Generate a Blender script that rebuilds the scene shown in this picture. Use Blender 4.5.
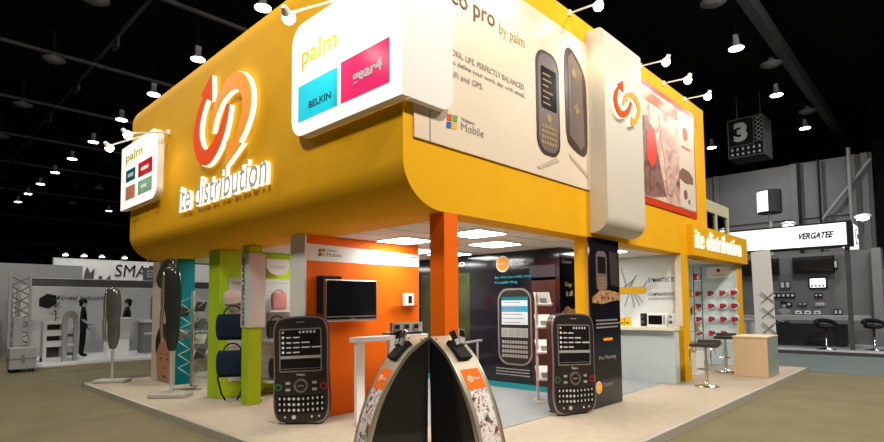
import bpy, bmesh, math, random
from mathutils import Matrix, Vector
random.seed(7)
S = bpy.context.scene
for o in list(bpy.data.objects): bpy.data.objects.remove(o)
COL = S.collection
PI = math.pi

# ------------------------------------------------------------------ camera
cam_d = bpy.data.cameras.new('camera'); cam = bpy.data.objects.new('camera', cam_d); COL.objects.link(cam)
RX = Vector((0.69096347, -0.72283345, -0.00901558))
UP = Vector((-0.03640198, -0.04724735, 0.99821971))
BK = Vector((-0.72197256, -0.68940517, -0.05895876))
mw = Matrix.Identity(4)
for i in range(3):
    mw[i][0] = RX[i]; mw[i][1] = UP[i]; mw[i][2] = BK[i]
mw.translation = Vector((-3.87, -3.66, 1.54))
cam.matrix_world = mw
cam_d.sensor_width = 36.0; cam_d.lens = 36.0 * 535.5 / 884
cam_d.shift_y = (274 - 221) / 884
cam_d.clip_end = 400
S.camera = cam

# ------------------------------------------------------------------ world, view, big lights
w = bpy.data.worlds.new('hall_dark'); S.world = w; w.use_nodes = True
w.node_tree.nodes['Background'].inputs[0].default_value = (0.8, 0.9, 1.0, 1)
w.node_tree.nodes['Background'].inputs[1].default_value = 0.014
S.view_settings.view_transform = 'Standard'; S.view_settings.look = 'None'
S.view_settings.exposure = 0.0; S.view_settings.gamma = 1.0
S.view_settings.use_curve_mapping = False

def area_light(name, loc, target, size, power, color, shape='DISK'):
    d = bpy.data.lights.new(name, 'AREA'); d.shape = shape; d.size = size; d.energy = power; d.color = color
    o = bpy.data.objects.new(name, d); COL.objects.link(o); o.location = loc
    v = Vector(target) - Vector(loc); o.rotation_euler = v.to_track_quat('-Z', 'Y').to_euler()
    return o
# area lights added out of view at roof height, for general hall illumination
area_light('hall_light', (-5.5, 1.0, 10), (-2, 4.5, 1.0), 1.2, 640, (1.0, 0.96, 0.88))
area_light('hall_light', (-1.5, -6.5, 10), (3, -1, 1.0), 1.2, 1000, (1.0, 0.93, 0.82))
area_light('hall_light', (5.5, -6.5, 10), (6, -1, 1.0), 1.2, 800, (1.0, 0.94, 0.85))
area_light('hall_light', (-3.0, 10.5, 10), (-2, 9, 0), 1.2, 260, (1.0, 0.95, 0.88))
area_light('hall_light', (14.0, -5.0, 10), (14, -2, 0), 1.2, 300, (0.92, 0.97, 1.0))

# ------------------------------------------------------------------ materials
def rgb(r, g, b):   # display colour -> linear
    f = lambda c: (c / 255 / 12.92) if c / 255 <= 0.04045 else ((c / 255 + 0.055) / 1.055) ** 2.4
    return (f(r), f(g), f(b), 1)
MATS = {}
def mat(name, col, rough=0.5, metal=0.0, emit=None, es=0.0, noise=0.0, nscale=30, bump=0.0, alpha=None, trans=0.0, coat=0.0):
    if name in MATS: return MATS[name]
    m = bpy.data.materials.new(name); m.use_nodes = True; nt = m.node_tree
    b = nt.nodes['Principled BSDF']
    b.inputs['Base Color'].default_value = col; b.inputs['Roughness'].default_value = rough; b.inputs['Specular IOR Level'].default_value = 0.5 if rough < 0.35 else 0.12; b.inputs['Metallic'].default_value = metal
    if trans: b.inputs['Transmission Weight'].default_value = trans
    if coat: b.inputs['Coat Weight'].default_value = coat; b.inputs['Coat Roughness'].default_value = 0.08
    if emit: b.inputs['Emission Color'].default_value = emit; b.inputs['Emission Strength'].default_value = es
    if noise or bump:
        tc = nt.nodes.new('ShaderNodeTexCoord'); n = nt.nodes.new('ShaderNodeTexNoise')
        n.inputs['Scale'].default_value = nscale; n.inputs['Detail'].default_value = 5
        nt.links.new(tc.outputs['Object'], n.inputs['Vector'])
        if noise:
            mr = nt.nodes.new('ShaderNodeMapRange'); mr.inputs[3].default_value = 1 - noise; mr.inputs[4].default_value = 1 + noise
            nt.links.new(n.outputs['Fac'], mr.inputs[0])
            mx = nt.nodes.new('ShaderNodeMix'); mx.data_type = 'RGBA'; mx.blend_type = 'MULTIPLY'; mx.inputs[0].default_value = 1
            mx.inputs[6].default_value = col
            nt.links.new(mr.outputs[0], mx.inputs[7]); nt.links.new(mx.outputs[2], b.inputs['Base Color'])
        if bump:
            bp = nt.nodes.new('ShaderNodeBump'); bp.inputs['Strength'].default_value = bump; bp.inputs['Distance'].default_value = 0.01
            nt.links.new(n.outputs['Fac'], bp.inputs['Height']); nt.links.new(bp.outputs[0], b.inputs['Normal'])
    MATS[name] = m
    return m
def blotch(name, cols, scale=8, dist=1.0, rough=0.35):
    if name in MATS: return MATS[name]
    m = bpy.data.materials.new(name); m.use_nodes = True; nt = m.node_tree; b = nt.nodes['Principled BSDF']
    b.inputs['Roughness'].default_value = rough
    tc = nt.nodes.new('ShaderNodeTexCoord'); n = nt.nodes.new('ShaderNodeTexNoise'); n.inputs['Scale'].default_value = scale
    n.inputs['Detail'].default_value = 3; n.inputs['Distortion'].default_value = dist
    r = nt.nodes.new('ShaderNodeValToRGB'); r.color_ramp.interpolation = 'LINEAR'
    nt.links.new(tc.outputs['Object'], n.inputs['Vector']); nt.links.new(n.outputs['Fac'], r.inputs[0]); nt.links.new(r.outputs[0], b.inputs['Base Color'])
    k = len(cols); e = r.color_ramp.elements
    while len(e) < k: e.new(0.5)
    for i in range(k): e[i].position = 0.30 + 0.42*i/(k-1)
    for i in range(k): e[i].color = tuple(cols[i]) + (1,)
    MATS[name] = m; return m
def glass(name, tint=(0.85, 0.95, 0.95, 1), a=0.25):
    if name in MATS: return MATS[name]
    m = bpy.data.materials.new(name); m.use_nodes = True; nt = m.node_tree
    for n_ in list(nt.nodes): nt.nodes.remove(n_)
    out = nt.nodes.new('ShaderNodeOutputMaterial'); tr = nt.nodes.new('ShaderNodeBsdfTransparent'); gl = nt.nodes.new('ShaderNodeBsdfGlossy')
    tr.inputs[0].default_value = tint; gl.inputs['Roughness'].default_value = 0.05
    fr = nt.nodes.new('ShaderNodeFresnel'); fr.inputs[0].default_value = 1.45
    ad = nt.nodes.new('ShaderNodeMath'); ad.operation = 'ADD'; ad.inputs[1].default_value = a * 0.2; ad.use_clamp = True
    mx = nt.nodes.new('ShaderNodeMixShader'); nt.links.new(fr.outputs[0], ad.inputs[0]); nt.links.new(ad.outputs[0], mx.inputs[0])
    nt.links.new(tr.outputs[0], mx.inputs[1]); nt.links.new(gl.outputs[0], mx.inputs[2]); nt.links.new(mx.outputs[0], out.inputs[0])
    MATS[name] = m; return m

YEL = mat('yellow_laminate', (0.76, 0.385, 0.006, 1), 0.7, noise=0.06, nscale=3)
ORG = mat('orange_laminate', (0.86, 0.145, 0.005, 1), 0.6, noise=0.04, nscale=3)
GRN = mat('lime_laminate', (0.38, 0.56, 0.015, 1), 0.6, noise=0.05, nscale=3)
CREAM = mat('cream_panel', (0.72, 0.66, 0.55, 1), 0.4)
WHT = mat('white_laminate', (0.78, 0.76, 0.72, 1), 0.35)
BILL = mat('cream_print', (0.72, 0.60, 0.46, 1), 0.3, noise=0.05, nscale=1.2)
LITW = mat('lit_white_acrylic', (0.85, 0.82, 0.75, 1), 0.3, emit=(1, 0.93, 0.80, 1), es=0.8)
GLOW = mat('backlit_white_edge', (0.9, 0.9, 0.85, 1), 0.3, emit=(1, 0.94, 0.72, 1), es=1.15)
TUBE = mat('ceiling_panel_light', (0.9, 0.9, 0.9, 1), 0.4, emit=(1, 0.99, 0.95, 1), es=24)
LAMP = mat('lamp_lens', (0.9, 0.9, 0.9, 1), 0.3, emit=(1, 0.97, 0.90, 1), es=14)
LAMPW = mat('spot_lens', (0.9, 0.9, 0.9, 1), 0.3, emit=(1, 0.93, 0.75, 1), es=20)
BLK = mat('black_gloss', (0.008, 0.008, 0.009, 1), 0.12)
BLKM = mat('black_matt', (0.012, 0.012, 0.013, 1), 0.6)
LEATH = mat('black_leather', (0.02, 0.018, 0.017, 1), 0.3)
CHR = mat('chrome', (0.75, 0.74, 0.72, 1), 0.15, 1.0)
ALU = mat('brushed_aluminium', (0.62, 0.60, 0.56, 1), 0.32, 1.0)
STEEL = mat('satin_silver', (0.55, 0.52, 0.46, 1), 0.38, 0.5)
RED = mat('logo_red', (0.85, 0.07, 0.008, 1), 0.8, emit=(0.80, 0.09, 0.015, 1), es=0.25)
LORG = mat('logo_orange', (0.95, 0.30, 0.01, 1), 0.4, emit=(0.95, 0.30, 0.01, 1), es=0.25)
LETG = mat('letter_grey', (0.55, 0.54, 0.50, 1), 0.4)
CYAN = mat('cyan_print', (0.0, 0.50, 0.65, 1), 0.3, emit=(0.0, 0.5, 0.65, 1), es=0.5)
PINK = mat('magenta_print', (0.80, 0.01, 0.14, 1), 0.3, emit=(0.80, 0.01, 0.14, 1), es=0.4)
TEALP = mat('teal_print', (0.0, 0.16, 0.20, 1), 0.4)
MINT = mat('mint_print', (0.22, 0.48, 0.36, 1), 0.4)
SALM = mat('salmon_print', (0.80, 0.28, 0.18, 1), 0.4)
DKRED = mat('crimson_print', (0.50, 0.01, 0.03, 1), 0.4)
LYEL = mat('pale_yellow_print', (0.75, 0.62, 0.06, 1), 0.4)
BRN = mat('brown_ink', (0.16, 0.075, 0.04, 1), 0.5)
TAN = mat('tan_ink', (0.36, 0.24, 0.10, 1), 0.5)
GRY = mat('grey_ink', (0.30, 0.27, 0.25, 1), 0.5)
INK = mat('dark_ink', (0.03, 0.035, 0.04, 1), 0.5)
WINK = mat('white_ink', (0.80, 0.80, 0.80, 1), 0.5)
CINK = mat('cyan_ink', (0.03, 0.42, 0.50, 1), 0.5)
PHB = mat('phone_print_brown', (0.055, 0.035, 0.032, 1), 0.3)
PHG = mat('phone_print_greyish', (0.16, 0.12, 0.11, 1), 0.3)
DARKP = mat('dark_poster_gloss', (0.010, 0.009, 0.014, 1), 0.10)
MAROON = mat('maroon_print', (0.045, 0.008, 0.008, 1), 0.3)
NAVY = mat('navy_fabric', (0.012, 0.022, 0.045, 1), 0.7, bump=0.3, nscale=60)
TEALW = mat('teal_wall', (0.0, 0.13, 0.17, 1), 0.45)
SKIN = mat('skin_print', (0.42, 0.20, 0.12, 1), 0.5)
SKIN2 = mat('skin_shadow_print', (0.20, 0.08, 0.045, 1), 0.5)
HAIRP = mat('hair_print', (0.02, 0.012, 0.01, 1), 0.5)
CARPB = mat('beige_carpet', (0.40, 0.335, 0.255, 1), 0.95, noise=0.12, nscale=9, bump=0.25)
CARPG = mat('blue_grey_carpet', (0.26, 0.27, 0.275, 1), 0.95, noise=0.08, nscale=9, bump=0.25)
HFLOOR = mat('olive_hall_carpet', (0.165, 0.14, 0.08, 1), 0.9, noise=0.22, nscale=1.6, bump=0.2)
HFLOOR2 = mat('greenish_aisle_carpet', (0.125, 0.15, 0.14, 1), 0.9, noise=0.12, nscale=1.6)
TILE = mat('ceiling_tile', (0.72, 0.69, 0.64, 1), 0.8, noise=0.03)
HCEIL = mat('black_hall_roof', (0.004, 0.004, 0.004, 1), 0.9)
BEAM = mat('dark_steel', (0.09, 0.09, 0.09, 1), 0.6)
G05 = mat('charcoal', (0.03, 0.03, 0.03, 1), 0.5)
G10 = mat('dark_grey', (0.08, 0.08, 0.08, 1), 0.5)
G20 = mat('mid_grey', (0.19, 0.19, 0.19, 1), 0.6)
G35 = mat('grey', (0.34, 0.34, 0.34, 1), 0.6)
G60 = mat('light_grey', (0.60, 0.60, 0.60, 1), 0.5)
G85 = mat('bright_white', (0.85, 0.85, 0.85, 1), 0.5)
LITG = mat('backlit_white_fascia', (0.9, 0.9, 0.9, 1), 0.5, emit=(1, 1, 1, 1), es=0.95)
GSOFT = mat('soft_lit_wall', (0.5, 0.5, 0.5, 1), 0.5, noise=0.1, nscale=1)
HWALL = mat('hall_wall_panels', (0.20, 0.20, 0.20, 1), 0.8, noise=0.15, nscale=0.8)
WOOD = mat('champagne_metal', (0.50, 0.41, 0.29, 1), 0.34, 0.45, noise=0.08, nscale=5)
BEIGE = mat('beige_board', (0.66, 0.48, 0.30, 1), 0.45)
BOARD = mat('pale_blue_board', (0.48, 0.56, 0.56, 1), 0.5)
SCRN = mat('screen_dark', (0.014, 0.012, 0.012, 1), 0.15)
PBOD = mat('phone_body_dark', (0.035, 0.027, 0.025, 1), 0.25, 0.2)
PBEZ = mat('phone_bezel', (0.42, 0.36, 0.34, 1), 0.25, 0.6)
KEYW = mat('key_print', (0.55, 0.55, 0.52, 1), 0.4)
SCRB = mat('screen_blue', (0.30, 0.55, 0.65, 1), 0.4)
SCRW = mat('screen_white', (0.60, 0.68, 0.70, 1), 0.4)
GLS = glass('clear_glass')
PINKB = mat('pink_bag_vinyl', (0.55, 0.27, 0.25, 1), 0.4)
ORB = mat('orange_bag_leather', (0.42, 0.07, 0.02, 1), 0.4)
PALEB = mat('pale_pink_vinyl', (0.65, 0.50, 0.46, 1), 0.4)

# ------------------------------------------------------------------ mesh helpers
class MB:
    def __init__(s): s.bm = bmesh.new(); s.mats = []
    def mi(s, m):
        if m is None: return 0
        if m not in s.mats: s.mats.append(m)
        return s.mats.index(m)
    def _fin(s, geom_faces, m):
        i = s.mi(m)
        for f in geom_faces: f.material_index = i
    def box(s, x0, y0, z0, x1, y1, z1, m=None, M=None, bev=0):
        vs = [Vector((x, y, z)) for x in (x0, x1) for y in (y0, y1) for z in (z0, z1)]
        if M: vs = [M @ v for v in vs]
        v = [s.bm.verts.new(p) for p in vs]
        fs = [s.bm.faces.new([v[i] for i in q]) for q in ((0,1,3,2),(4,6,7,5),(0,4,5,1),(2,3,7,6),(0,2,6,4),(1,5,7,3))]
        s._fin(fs, m)
        if bev:
            es = list({e for f in fs for e in f.edges})
            r = bmesh.ops.bevel(s.bm, geom=es, offset=bev, segments=2, affect='EDGES', profile=0.5)
            s._fin([f for f in r['faces']], m)
        return s
    def prism(s, pts, M, d0, d1, m=None, mside=None):
        n = len(pts)
        a = [s.bm.verts.new(M @ Vector((p[0], p[1], d0))) for p in pts]
        b = [s.bm.verts.new(M @ Vector((p[0], p[1], d1))) for p in pts]
        f0 = [s.bm.faces.new(list(reversed(a))), s.bm.faces.new(b)]
        f1 = [s.bm.faces.new([a[i], a[(i+1) % n], b[(i+1) % n], b[i]]) for i in range(n)]
        s._fin(f0, m); s._fin(f1, mside or m)
        return s
    def ring(s, c, ax, r, seg, M=None):
        ax = Vector(ax).normalized(); t = ax.orthogonal().normalized(); u = ax.cross(t)
        out = []
        for i in range(seg):
            a = 2*PI*i/seg; p = Vector(c) + (t*math.cos(a) + u*math.sin(a))*r
            out.append(s.bm.verts.new(M @ p if M else p))
        return out
    def cyl(s, p0, p1, r0, r1=None, seg=16, m=None, M=None):
        r1 = r0 if r1 is None else r1
        ax = Vector(p1) - Vector(p0)
        a = s.ring(p0, ax, max(r0, 1e-4), seg, M); b = s.ring(p1, ax, max(r1, 1e-4), seg, M)
        fs = [s.bm.faces.new(list(reversed(a))), s.bm.faces.new(b)]
        fs += [s.bm.faces.new([a[i], a[(i+1) % seg], b[(i+1) % seg], b[i]]) for i in range(seg)]
        s._fin(fs, m); return s
    def tube(s, pts, r, seg=8, m=None, M=None):
        pts = [Vector(p) for p in pts]; rs = r if isinstance(r, (list, tuple)) else [r]*len(pts)
        rings = []; t0 = None
        for i, p in enumerate(pts):
            d = (pts[min(i+1, len(pts)-1)] - pts[max(i-1, 0)]).normalized()
            if t0 is None: t = d.orthogonal().normalized()
            else:
                t = t0 - d*t0.dot(d)
                t = t.normalized() if t.length > 1e-5 else d.orthogonal().normalized()
            t0 = t; u = d.cross(t)
            rr = []
            for k in range(seg):
                a = 2*PI*k/seg; q = p + (t*math.cos(a) + u*math.sin(a))*rs[i]
                rr.append(s.bm.verts.new(M @ q if M else q))
            rings.append(rr)
        fs = [s.bm.faces.new(list(reversed(rings[0]))), s.bm.faces.new(rings[-1])]
        for a, b in zip(rings, rings[1:]):
            fs += [s.bm.faces.new([a[i], a[(i+1) % seg], b[(i+1) % seg], b[i]]) for i in range(seg)]
        s._fin(fs, m); return s
    def lathe(s, c, prof, seg=24, m=None, M=None):
        rings = []
        for r, z in prof:
            rr = []
            for k in range(seg):
                a = 2*PI*k/seg; q = Vector((c[0]+max(r, 1e-4)*math.cos(a), c[1]+max(r, 1e-4)*math.sin(a), c[2]+z))
                rr.append(s.bm.verts.new(M @ q if M else q))
            rings.append(rr)
        fs = [s.bm.faces.new(list(reversed(rings[0]))), s.bm.faces.new(rings[-1])]
        for a, b in zip(rings, rings[1:]):
            fs += [s.bm.faces.new([a[i], a[(i+1) % seg], b[(i+1) % seg], b[i]]) for i in range(seg)]
        s._fin(fs, m); return s
    def ball(s, c, r, m=None, seg=14, sc=(1, 1, 1), M=None):
        mm = Matrix.Translation(c) @ Matrix.Diagonal((r*sc[0], r*sc[1], r*sc[2], 1))
        if M: mm = M @ mm
        res = bmesh.ops.create_uvsphere(s.bm, u_segments=seg, v_segments=max(6, seg//2+1), radius=1, matrix=mm)
        fs = list({f for v in res['verts'] for f in v.link_faces}); s._fin(fs, m); return s
    def build(s, name, m=None, parent=None, smooth=False):
        me = bpy.data.meshes.new(name)
        bmesh.ops.recalc_face_normals(s.bm, faces=s.bm.faces)
        s.bm.to_mesh(me); s.bm.free()
        for k in (s.mats or [m]): me.materials.append(k)
        return link(name, me, parent, smooth)
def root_of(o):
    while o.parent: o = o.parent
    return o
def link(name, me, parent=None, smooth=False):
    o = bpy.data.objects.new(name, me); COL.objects.link(o)
    if parent:
        me.transform(root_of(parent).matrix_basis.inverted()); o.parent = parent
    if smooth:
        for p in me.polygons: p.use_smooth = True
        if smooth == 'auto':
            try: me.set_sharp_from_angle(angle=math.radians(38))
            except Exception: pass
    return o
def thing(name, label, cat, loc=(0, 0, 0), rz=0, group=None):
    o = bpy.data.objects.new(name, None); COL.objects.link(o); o.empty_display_size = 0.1
    o.matrix_basis = Matrix.Translation(loc) @ Matrix.Rotation(rz, 4, 'Z')
    tag(o, label, cat, group); return o
def tag(o, label, cat, group=None):
    o['label'] = label; o['category'] = cat
    if group: o['group'] = group
    return o
def struct(o): o['kind'] = 'structure'; return o
def copy_tree(o, parent=None, loc=None, rz=None, label=None, group=None):
    c = o.copy(); COL.objects.link(c); c.parent = parent
    for ch in [x for x in bpy.data.objects if x.parent == o]: copy_tree(ch, c)
    if loc is not None:
        c.matrix_basis = Matrix.Translation(loc) @ Matrix.Rotation(rz or 0, 4, 'Z')
    if label: c['label'] = label
    if group: c['group'] = group
    return c
def T(loc, rz=0): return Matrix.Translation(loc) @ Matrix.Rotation(rz, 4, 'Z')
def frame(o, xd, yd):
    xd = Vector(xd).normalized(); yd = Vector(yd).normalized(); zd = xd.cross(yd)
    m = Matrix.Identity(4)
    for i in range(3): m[i][0] = xd[i]; m[i][1] = yd[i]; m[i][2] = zd[i]; m[i][3] = o[i]
    return m
def FX(x, y0=0, z0=0): return frame((x, y0, z0), (0, -1, 0), (0, 0, 1))   # faces -X, reads towards -Y
def FY(y, x0=0, z0=0): return frame((x0, y, z0), (1, 0, 0), (0, 0, 1))    # faces -Y, reads towards +X
def rr(x0, y0, x1, y1, r, n=6, c=(1, 1, 1, 1)):
    """rounded rectangle, corner flags: bl, br, tr, tl"""
    out = []
    for k, (cx, cy, a0) in enumerate(((x0, y0, PI), (x1, y0, 1.5*PI), (x1, y1, 0), (x0, y1, 0.5*PI))):
        if not c[k]: out.append((cx, cy)); continue
        ox = cx + r if cx == x0 else cx - r; oy = cy + r if cy == y0 else cy - r
        for i in range(n+1):
            a = a0 + PI/2*i/n; out.append((ox + r*math.cos(a), oy + r*math.sin(a)))
    return out
def circ(cx, cy, r, n=24, ry=None): return [(cx + r*math.cos(2*PI*i/n), cy + (ry or r)*math.sin(2*PI*i/n)) for i in range(n)]
def plate(name, M, pts, m, parent=None, d=0.004, d0=0.0, mside=None):
    b = MB(); b.prism(pts, M, d0, d0 + d, m, mside); return b.build(name, m, parent)
def rect(x0, y0, x1, y1): return [(x0, y0), (x1, y0), (x1, y1), (x0, y1)]
DEPS = None
def txt(body, M, w_, h_, m, parent, depth=0.003, bold=0.0, shear=0.0, name='lettering', d0=0.0, mside=None, spacing=1.0):
    """text whose outline box is exactly w_ x h_, lower left at the frame's origin"""
    cu = bpy.data.curves.new('t', 'FONT'); cu.body = body; cu.size = 1; cu.extrude = 0.5; cu.offset = bold; cu.shear = shear
    cu.resolution_u = 3; cu.space_character = spacing
    ob = bpy.data.objects.new('t', cu); COL.objects.link(ob)
    dg = bpy.context.evaluated_depsgraph_get(); dg.update()
    me = bpy.data.meshes.new_from_object(ob.evaluated_get(dg)); bpy.data.objects.remove(ob); bpy.data.curves.remove(cu)
    xs = [v.co.x for v in me.vertices]; ys = [v.co.y for v in me.vertices]
    x0, x1, y0, y1 = min(xs), max(xs), min(ys), max(ys)
    sc = Matrix.Diagonal((w_/(x1-x0), h_/(y1-y0), depth, 1))
    me.transform(M @ Matrix.Translation((0, 0, d0)) @ sc @ Matrix.Translation((-x0, -y0, 0.5)))
    me.materials.clear(); me.materials.append(m)
    if mside:
        me.materials.append(mside); nrm = (M.to_3x3() @ Vector((0, 0, 1)))
        for p in me.polygons:
            p.material_index = 0 if abs(p.normal.dot(nrm)) > 0.7 and p.normal.dot(nrm) > 0 else 1
    me.name = name
    return link(name, me, parent)
def at(M, x, y, z=0): return M @ Matrix.Translation((x, y, z))
def lines(M, x0, x1, ys, h, m, parent, name='small_print', frac=None):
    b = MB(); i = 0
    for y in ys:
        x = x0; xe = x0 + (x1-x0)*(frac[i] if frac else random.uniform(0.85, 1)); i += 1
        while x < xe:
            L = random.uniform(1.5, 5)*h; b.prism(rect(x, y, min(x+L, xe), y+h), M, 0, 0.003); x += L + h*0.6
    return b.build(name, m, parent)
def ribbon(pts, ws):
    L, R = [], []
    for i, p in enumerate(pts):
        a = Vector(pts[max(i-1, 0)]); b = Vector(pts[min(i+1, len(pts)-1)]); d = (b-a).normalized(); n_ = Vector((-d.y, d.x))
        p = Vector(p); L.append(tuple(p + n_*ws[i]/2)); R.append(tuple(p - n_*ws[i]/2))
    return L + R[::-1]
def smooth_pts(pts, n=4):
    out = []
    P = [Vector(p) for p in pts]
    for i in range(len(P)-1):
        p0, p1, p2, p3 = P[max(i-1, 0)], P[i], P[i+1], P[min(i+2, len(P)-1)]
        for k in range(n):
            t = k/n
            out.append(0.5*((2*p1) + (p2-p0)*t + (2*p0-5*p1+4*p2-p3)*t*t + (3*p1-p0-3*p2+p3)*t**3))
    out.append(P[-1]); return out

# ================================================================== THE HALL
b = MB(); b.box(-40, -30, -0.2, 60, 110, 0.0); struct(b.build('floor', HFLOOR))
b = MB(); b.box(10.45, -12, 0.0, 40, 12, 0.006); struct(b.build('trim_1', HFLOOR2))
b = MB(); b.box(-40, -30, 11.6, 60, 110, 11.8); struct(b.build('ceiling', HCEIL))
b = MB(); b.box(-40, 110, 0, 60, 110.3, 11.6); struct(b.build('wall_back', HCEIL))
b = MB(); b.box(30, -1.0, 0, 30.4, 40, 9.0)
for y in (-0.85, -0.35, 2.15, 6.0, 11, 16): b.box(29.85, y, 0, 30, y+0.3, 9.0)
b.box(29.9, -1.0, 6.0, 30, 40, 6.08)
struct(b.build('wall_right', HWALL))
b = MB(); b.box(30.1, -30, 0, 30.5, -1.05, 11.6); struct(b.build('wall_front', HCEIL))
for (y, z) in ((13.9, 11.2), (20.2, 11.0), (26.5, 11.0), (33.0, 11.0), (40, 11), (50, 11), (62, 10.6), (78, 9.6), (90, 9.2)):
    b = MB(); b.box(-30, y-0.05, z, 50, y+0.05, z+0.12)
    tag(b.build('roof_beam', BEAM), 'thin dark steel purlin crossing under the black hall roof', 'beam', 'thin roof purlins of the hall')
b = MB()
b.box(4, 0.4, 10.7, 36, 0.7, 11.2)
tag(b.build('roof_girder', BEAM), 'thick dark girder running to the right under the hall roof', 'beam')
for x in (-9, -4, 1.66, 6.3, 10.9, 20):
    b = MB(); b.box(x-0.05, 10, 11.25, x+0.05, 90, 11.35)
    for k in range(14): b.box(x-0.04, 12+k*5.5, 10.9, x+0.04, 12.6+k*5.5, 11.3)
    tag(b.build('roof_joist', BEAM), 'thin dark joist running to the back under the roof, ' + {-9: 'leftmost', -4: 'second from left', 1.66: 'third from left', 6.3: 'third from right', 10.9: 'second from right', 20: 'rightmost'}[x], 'beam', 'roof joists running to the back')
# braces on the grey hall wall
b = MB(); b.tube([(29.7, 1.55, 5.2), (29.7, -1.0, 8.6)], 0.08)
tag(b.build('wall_brace', G35), 'diagonal steel brace across the grey hall wall', 'brace')
for y in (2.02, 1.15):
    b = MB(); b.box(29.6, y-0.05, 2, 29.75, y+0.05, 9.0)
    tag(b.build('wall_pipe', BLKM), 'black vertical pipe on the grey hall wall, ' + ('left of the pair' if y > 2 else 'right of the pair'), 'pipe')
b = MB(); b.tube([(29.5, -0.15, 5.5), (29.5, -0.15, 9.3)], 0.09)
tag(b.build('down_pipe', G35), 'pale downpipe near the right end of the grey hall wall', 'pipe')

def high_bay(lit):
    t = thing('high_bay_lamp' if lit else 'air_diffuser',
              'round lit high bay lamp hanging from the black hall roof' if lit else 'unlit round grey air diffuser under the black hall roof',
              'lamp' if lit else 'air diffuser', (0, 0, 10), 0, 'lit high bay lamps of the hall' if lit else 'round air diffusers under the roof')
    if lit:
        b = MB(); b.lathe((0, 0, 10), [(0.07, 0.32), (0.10, 0.30), (0.11, 0.12), (0.23, 0.04), (0.25, 0.0), (0.24, -0.005), (0.235, 0.0)], 20); b.build('reflector', G35, t, True)
        b = MB(); b.cyl((0, 0, 9.985), (0, 0, 10.02), 0.225, seg=20); b.build('lens', LAMP, t)
        b = MB(); b.box(-0.09, -0.06, 10.28, 0.09, 0.06, 10.45); b.build('ballast_box', G35, t)
        b = MB(); b.cyl((0, 0, 10.45), (0, 0, 11.6), 0.015, seg=6); b.build('hanger', BLKM, t)
    else:
        b = MB(); b.lathe((0, 0, 10), [(0.1, 0.3), (0.1, 0.2), (0.36, 0.1), (0.37, 0.07), (0.31, 0.06), (0.30, 0.03), (0.22, 0.02), (0.2, -0.02), (0.1, -0.02)], 20); b.build('cone', G20, t, True)
        b = MB(); b.cyl((0, 0, 10.4), (0, 0, 11.6), 0.06, seg=8); b.build('duct', BLKM, t)
    return t
hb = high_bay(True); ad = high_bay(False)
HL = [(3.3, 10.1), (3.3, 14.6), (3.3, 18.9), (3.3, 23.0), (3.3, 27.6), (3.3, 32.0), (3.3, 36.3), (3.3, 40.7), (3.3, 45.1), (3.3, 49.3), (9.5, 49.0),
      (15.5, 1.2), (21.1, 1.2), (26.9, 1.2), (27.1, 5.5), (30.0, -3.5), (15.0, 49)]
HL.pop(15)
ORD = ['nearest', 'second nearest', 'third nearest', 'fourth nearest', 'fifth nearest', 'sixth nearest', 'seventh nearest', 'eighth nearest', 'ninth nearest', 'farthest']
for i, (x, y) in enumerate(HL):
    o = hb if i == 0 else copy_tree(hb)
    o['label'] = ('lit high bay lamp, ' + ORD[i] + ' of the long row on the left') if i < 10 else 'lit high bay lamp, ' + {10: 'far left lamp outside the long row', 11: 'nearest one right of the booth', 12: 'second one right of the booth, above the number sign', 13: 'third one right of the booth', 14: 'small one just left of the number 3 sign', 15: 'far one behind the booth'}[i]
    o.location = (x, y, 10)
HV = [(0.1, 13.9), (0.1, 19.3), (0.1, 25.4), (0.1, 31.5), (7.0, 41.9), (7.0, 50.0), (12.9, 1.1), (18.9, 0.9), (25.8, 0.9)]
for i, (x, y) in enumerate(HV):
    o = ad if i == 0 else copy_tree(ad)
    o['label'] = 'unlit round grey roof air diffuser, ' + (ORD[i] + ' in the left row' if i < 4 else ('nearer of the two far ones', 'farther of the two far ones')[i-4] + ' on the left' if i < 6 else ('nearest', 'middle', 'farthest')[i-6] + ' right of the booth')
    o.location = (x, y, 10.4)
for k, (x, y, p) in enumerate(((3.3, 18.9, 300), (-3.3, 16.0, 260), (15.5, -0.5, 420), (21, -4.0, 260), (26, 3.0, 260))):
    area_light('hall_light', (x, y, 9.9), (x, y, 0), 0.45, p, (1, 1, 0.98))

# hanging cube sign with the hall number
t = thing('hanging_sign', 'black hanging cube sign with a big number 3 below the roof', 'sign', (24.7, 3.1, 8.4))
b = MB(); b.box(24.0, 2.35, 8.42, 25.5, 3.85, 10.28, BLKM); b.build('cube_body', BLKM, t)
M = FX(23.995, 3.85, 8.42)
b = MB()
for q in (rect(0.0, 0, 1.5, 0.03), rect(0, 1.83, 1.5, 1.86), rect(0, 0, 0.03, 1.86), rect(1.47, 0, 1.5, 1.86), rect(0.02, 0.55, 1.1, 0.575), rect(1.09, 0.55, 1.115, 1.85)): b.prism(q, M, 0, 0.01)
b.build('face_border', G20, t)
txt('3', at(M, 0.26, 0.75), 0.58, 0.92, G60, t, 0.02, 0.05, name='numeral')
b = MB()
for k in range(6):
    z = 0.62 + k*0.2
    b.prism([(1.15, z), (1.2, z), (1.46, z+0.2), (1.41, z+0.2)], M, 0, 0.01); b.prism([(1.41, z), (1.46, z), (1.2, z+0.2), (1.15, z+0.2)], M, 0, 0.012)
b.build('lattice_pattern', G35, t)
b = MB()
for k in range(6):
    b.prism(circ(0.17+k*0.23, 0.16, 0.055, 10), M, 0, 0.01); b.prism(rect(0.13+k*0.23, 0.33, 0.21+k*0.23, 0.46), M, 0, 0.01)
b.build('pictogram', G60, t)
M2 = FY(2.345, 24.0, 8.42)
b = MB(); b.prism(rect(0, 0, 1.5, 1.86), M2, 0, 0.008); b.build('side_face', G20, t)
b = MB()
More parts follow.
